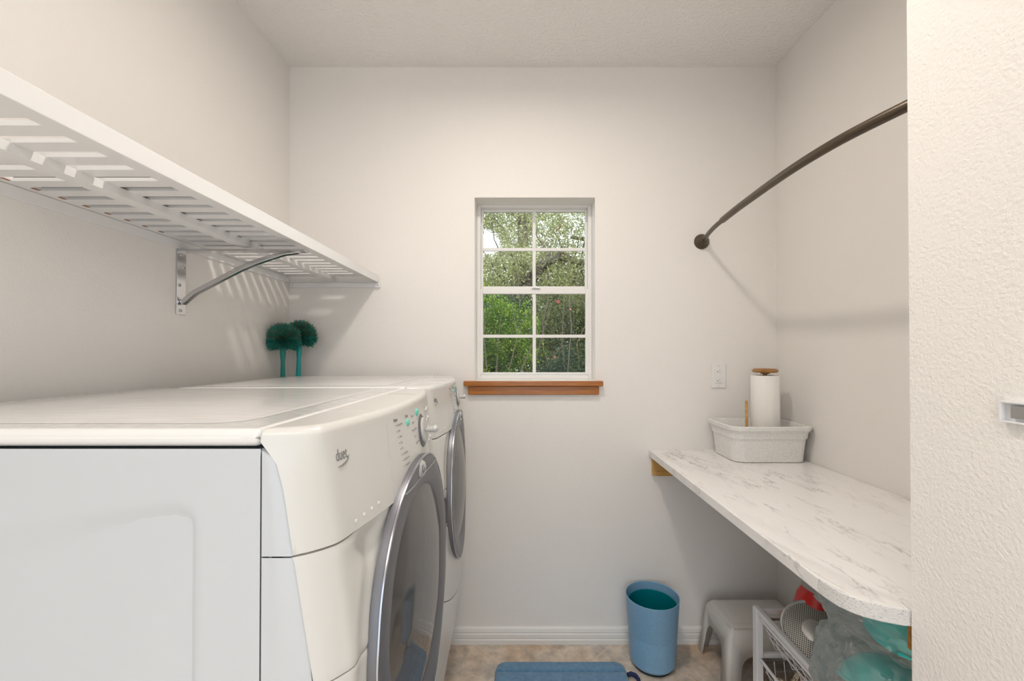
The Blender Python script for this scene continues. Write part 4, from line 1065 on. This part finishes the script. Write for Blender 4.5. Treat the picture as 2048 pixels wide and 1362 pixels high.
oak_st = [([(-0.6, YT, -0.3), (-0.5, YT, 1.0), (-0.25, YT, 2.0), (-0.02, YT, 3.2), (0.0, YT, 3.6), (-0.05, YT, 4.2), (-0.4, YT, 5.0)], [0.26, 0.20, 0.16, 0.12, 0.10, 0.07, 0.03]),
          ([(-0.30, YT, 1.9), (0.05, YT, 2.65), (0.20, YT - 0.1, 2.85), (0.45, YT - 0.1, 3.12), (0.75, YT - 0.1, 3.22), (1.0, YT - 0.1, 3.10), (1.6, YT, 3.15), (2.4, YT, 3.5)], [0.16, 0.12, 0.105, 0.10, 0.085, 0.06, 0.05, 0.02]),
          ([(0.0, YT, 3.5), (0.05, YT, 3.75), (-0.12, YT, 4.0), (-0.35, YT, 4.25)], [0.09, 0.06, 0.04, 0.02]),
          ([(1.0, YT, 3.10), (1.15, YT, 2.95), (1.10, YT, 2.6), (1.2, YT, 2.3)], [0.05, 0.03, 0.025, 0.01]),
          ([(0.9, YT, 3.6), (1.3, YT, 3.55), (1.9, YT, 3.7)], [0.03, 0.05, 0.02])]
for i in range(14): oak_st.append(wob((-0.3 + 0.13 * i, YT + random.uniform(-.5, .5), 2.6 + 0.1 * (i % 4)), (-0.9 + 0.22 * i, YT + random.uniform(-1, .5), 3.6 + 0.3 * (i % 3)), 6, 0.06, 0.02, 0.005, i))
tree('oak_tree', 'large oak with twisting limbs and pale green crown beyond the window', 'tree', (0.5, YT + 0.4, 3.7), (3.0, 1.4, 1.75), 130000, 520, 0.046, L_oak, oak_st, 11, 0.42)
tree('background_oak', 'hazy pale green tree far behind the twisting oak', 'tree', (-0.6, 12.5, 2.6), (4.5, 1.5, 1.9), 42000, 220, 0.075, L_oak, [wob((-1, 12.5, -0.3), (-0.8, 12.5, 4), 6, 0.1, 0.2, 0.05, 77)], 12, 0.7)
tw = [wob((-0.45 + 0.03 * i, 4.6, -0.3), (-0.95 + 0.18 * i, 4.6 + random.uniform(-.3, .1), 1.9), 7, 0.03, 0.013, 0.003, 40 + i) for i in range(8)]
tree('leafy_shrub', 'bright yellow-green shrub behind the left lower panes', 'shrub', (-0.55, 4.9, 1.62), (0.85, 0.40, 0.50), 22000, 190, 0.032, L_bright, tw, 13, 0.15, smat=M_twig)
tw = [wob((0.35 + 0.1 * i, 5.4, -0.3), (-0.1 + 0.28 * i, 5.2, 2.5), 8, 0.05, 0.014, 0.003, 60 + i) for i in range(9)]
tree('twiggy_shrub', 'twiggy olive green shrub behind the right lower panes', 'shrub', (1.05, 5.9, 1.60), (1.2, 0.3, 0.80), 32000, 260, 0.036, L_mid, tw, 14, 0.2, smat=M_twig)
tree('dark_shrub', 'dark bluish green shrub low behind the right panes', 'shrub', (0.70, 4.2, 0.95), (0.80, 0.30, 0.52), 20000, 150, 0.030, L_dark, None, 15, 0.16)
tree('hedge', 'dark hedge filling the back of the garden', 'hedge', (0.0, 6.8, 1.05), (3.4, 0.3, 1.30), 80000, 420, 0.05, L_dark, None, 16, 0.35)
tree('low_groundcover', 'small bright green plants at the foot of the shrubs', 'plant', (-0.30, 3.5, 1.02), (0.35, 0.15, 0.10), 2500, 30, 0.04, L_bright, [wob((-0.4, 3.5, -0.3), (-0.35, 3.5, 1.0), 4, 0.02, 0.01, 0.006, 5), wob((-0.2, 3.5, -0.3), (-0.2, 3.5, 1.0), 4, 0.02, 0.01, 0.006, 6)], 17, 0.09, smat=M_twig)
rl = thing('red_leaf_branch', 'thin branch with a few dangling red leaves just outside the window', 'branch')
bm = bmesh.new(); pts, rad = wob((0.40, 3.4, -0.3), (0.36, 3.4, 2.45), 16, 0.012, 0.007, 0.003, 9); tube(bm, pts, rad, 6)
LV = [(0.285, 2.39), (0.28, 1.80), (0.38, 1.74), (0.53, 1.71), (0.255, 1.355), (0.47, 1.88)]
for x, z in LV:
    tube(bm, [(0.37, 3.4, z + 0.10), ((x + 0.37) / 2, 3.39, z + 0.09), (x, 3.38, z + 0.02)], 0.0022, 5)
obj('twig', bm, M_twig, rl, smooth=True)
for i, (x, z) in enumerate(LV):
    me = leaves_mesh(np.array([[x, 3.38, z]]), 0.055, 30 + i); obj('red_leaf', me, L_red, rl, label='red leaf')
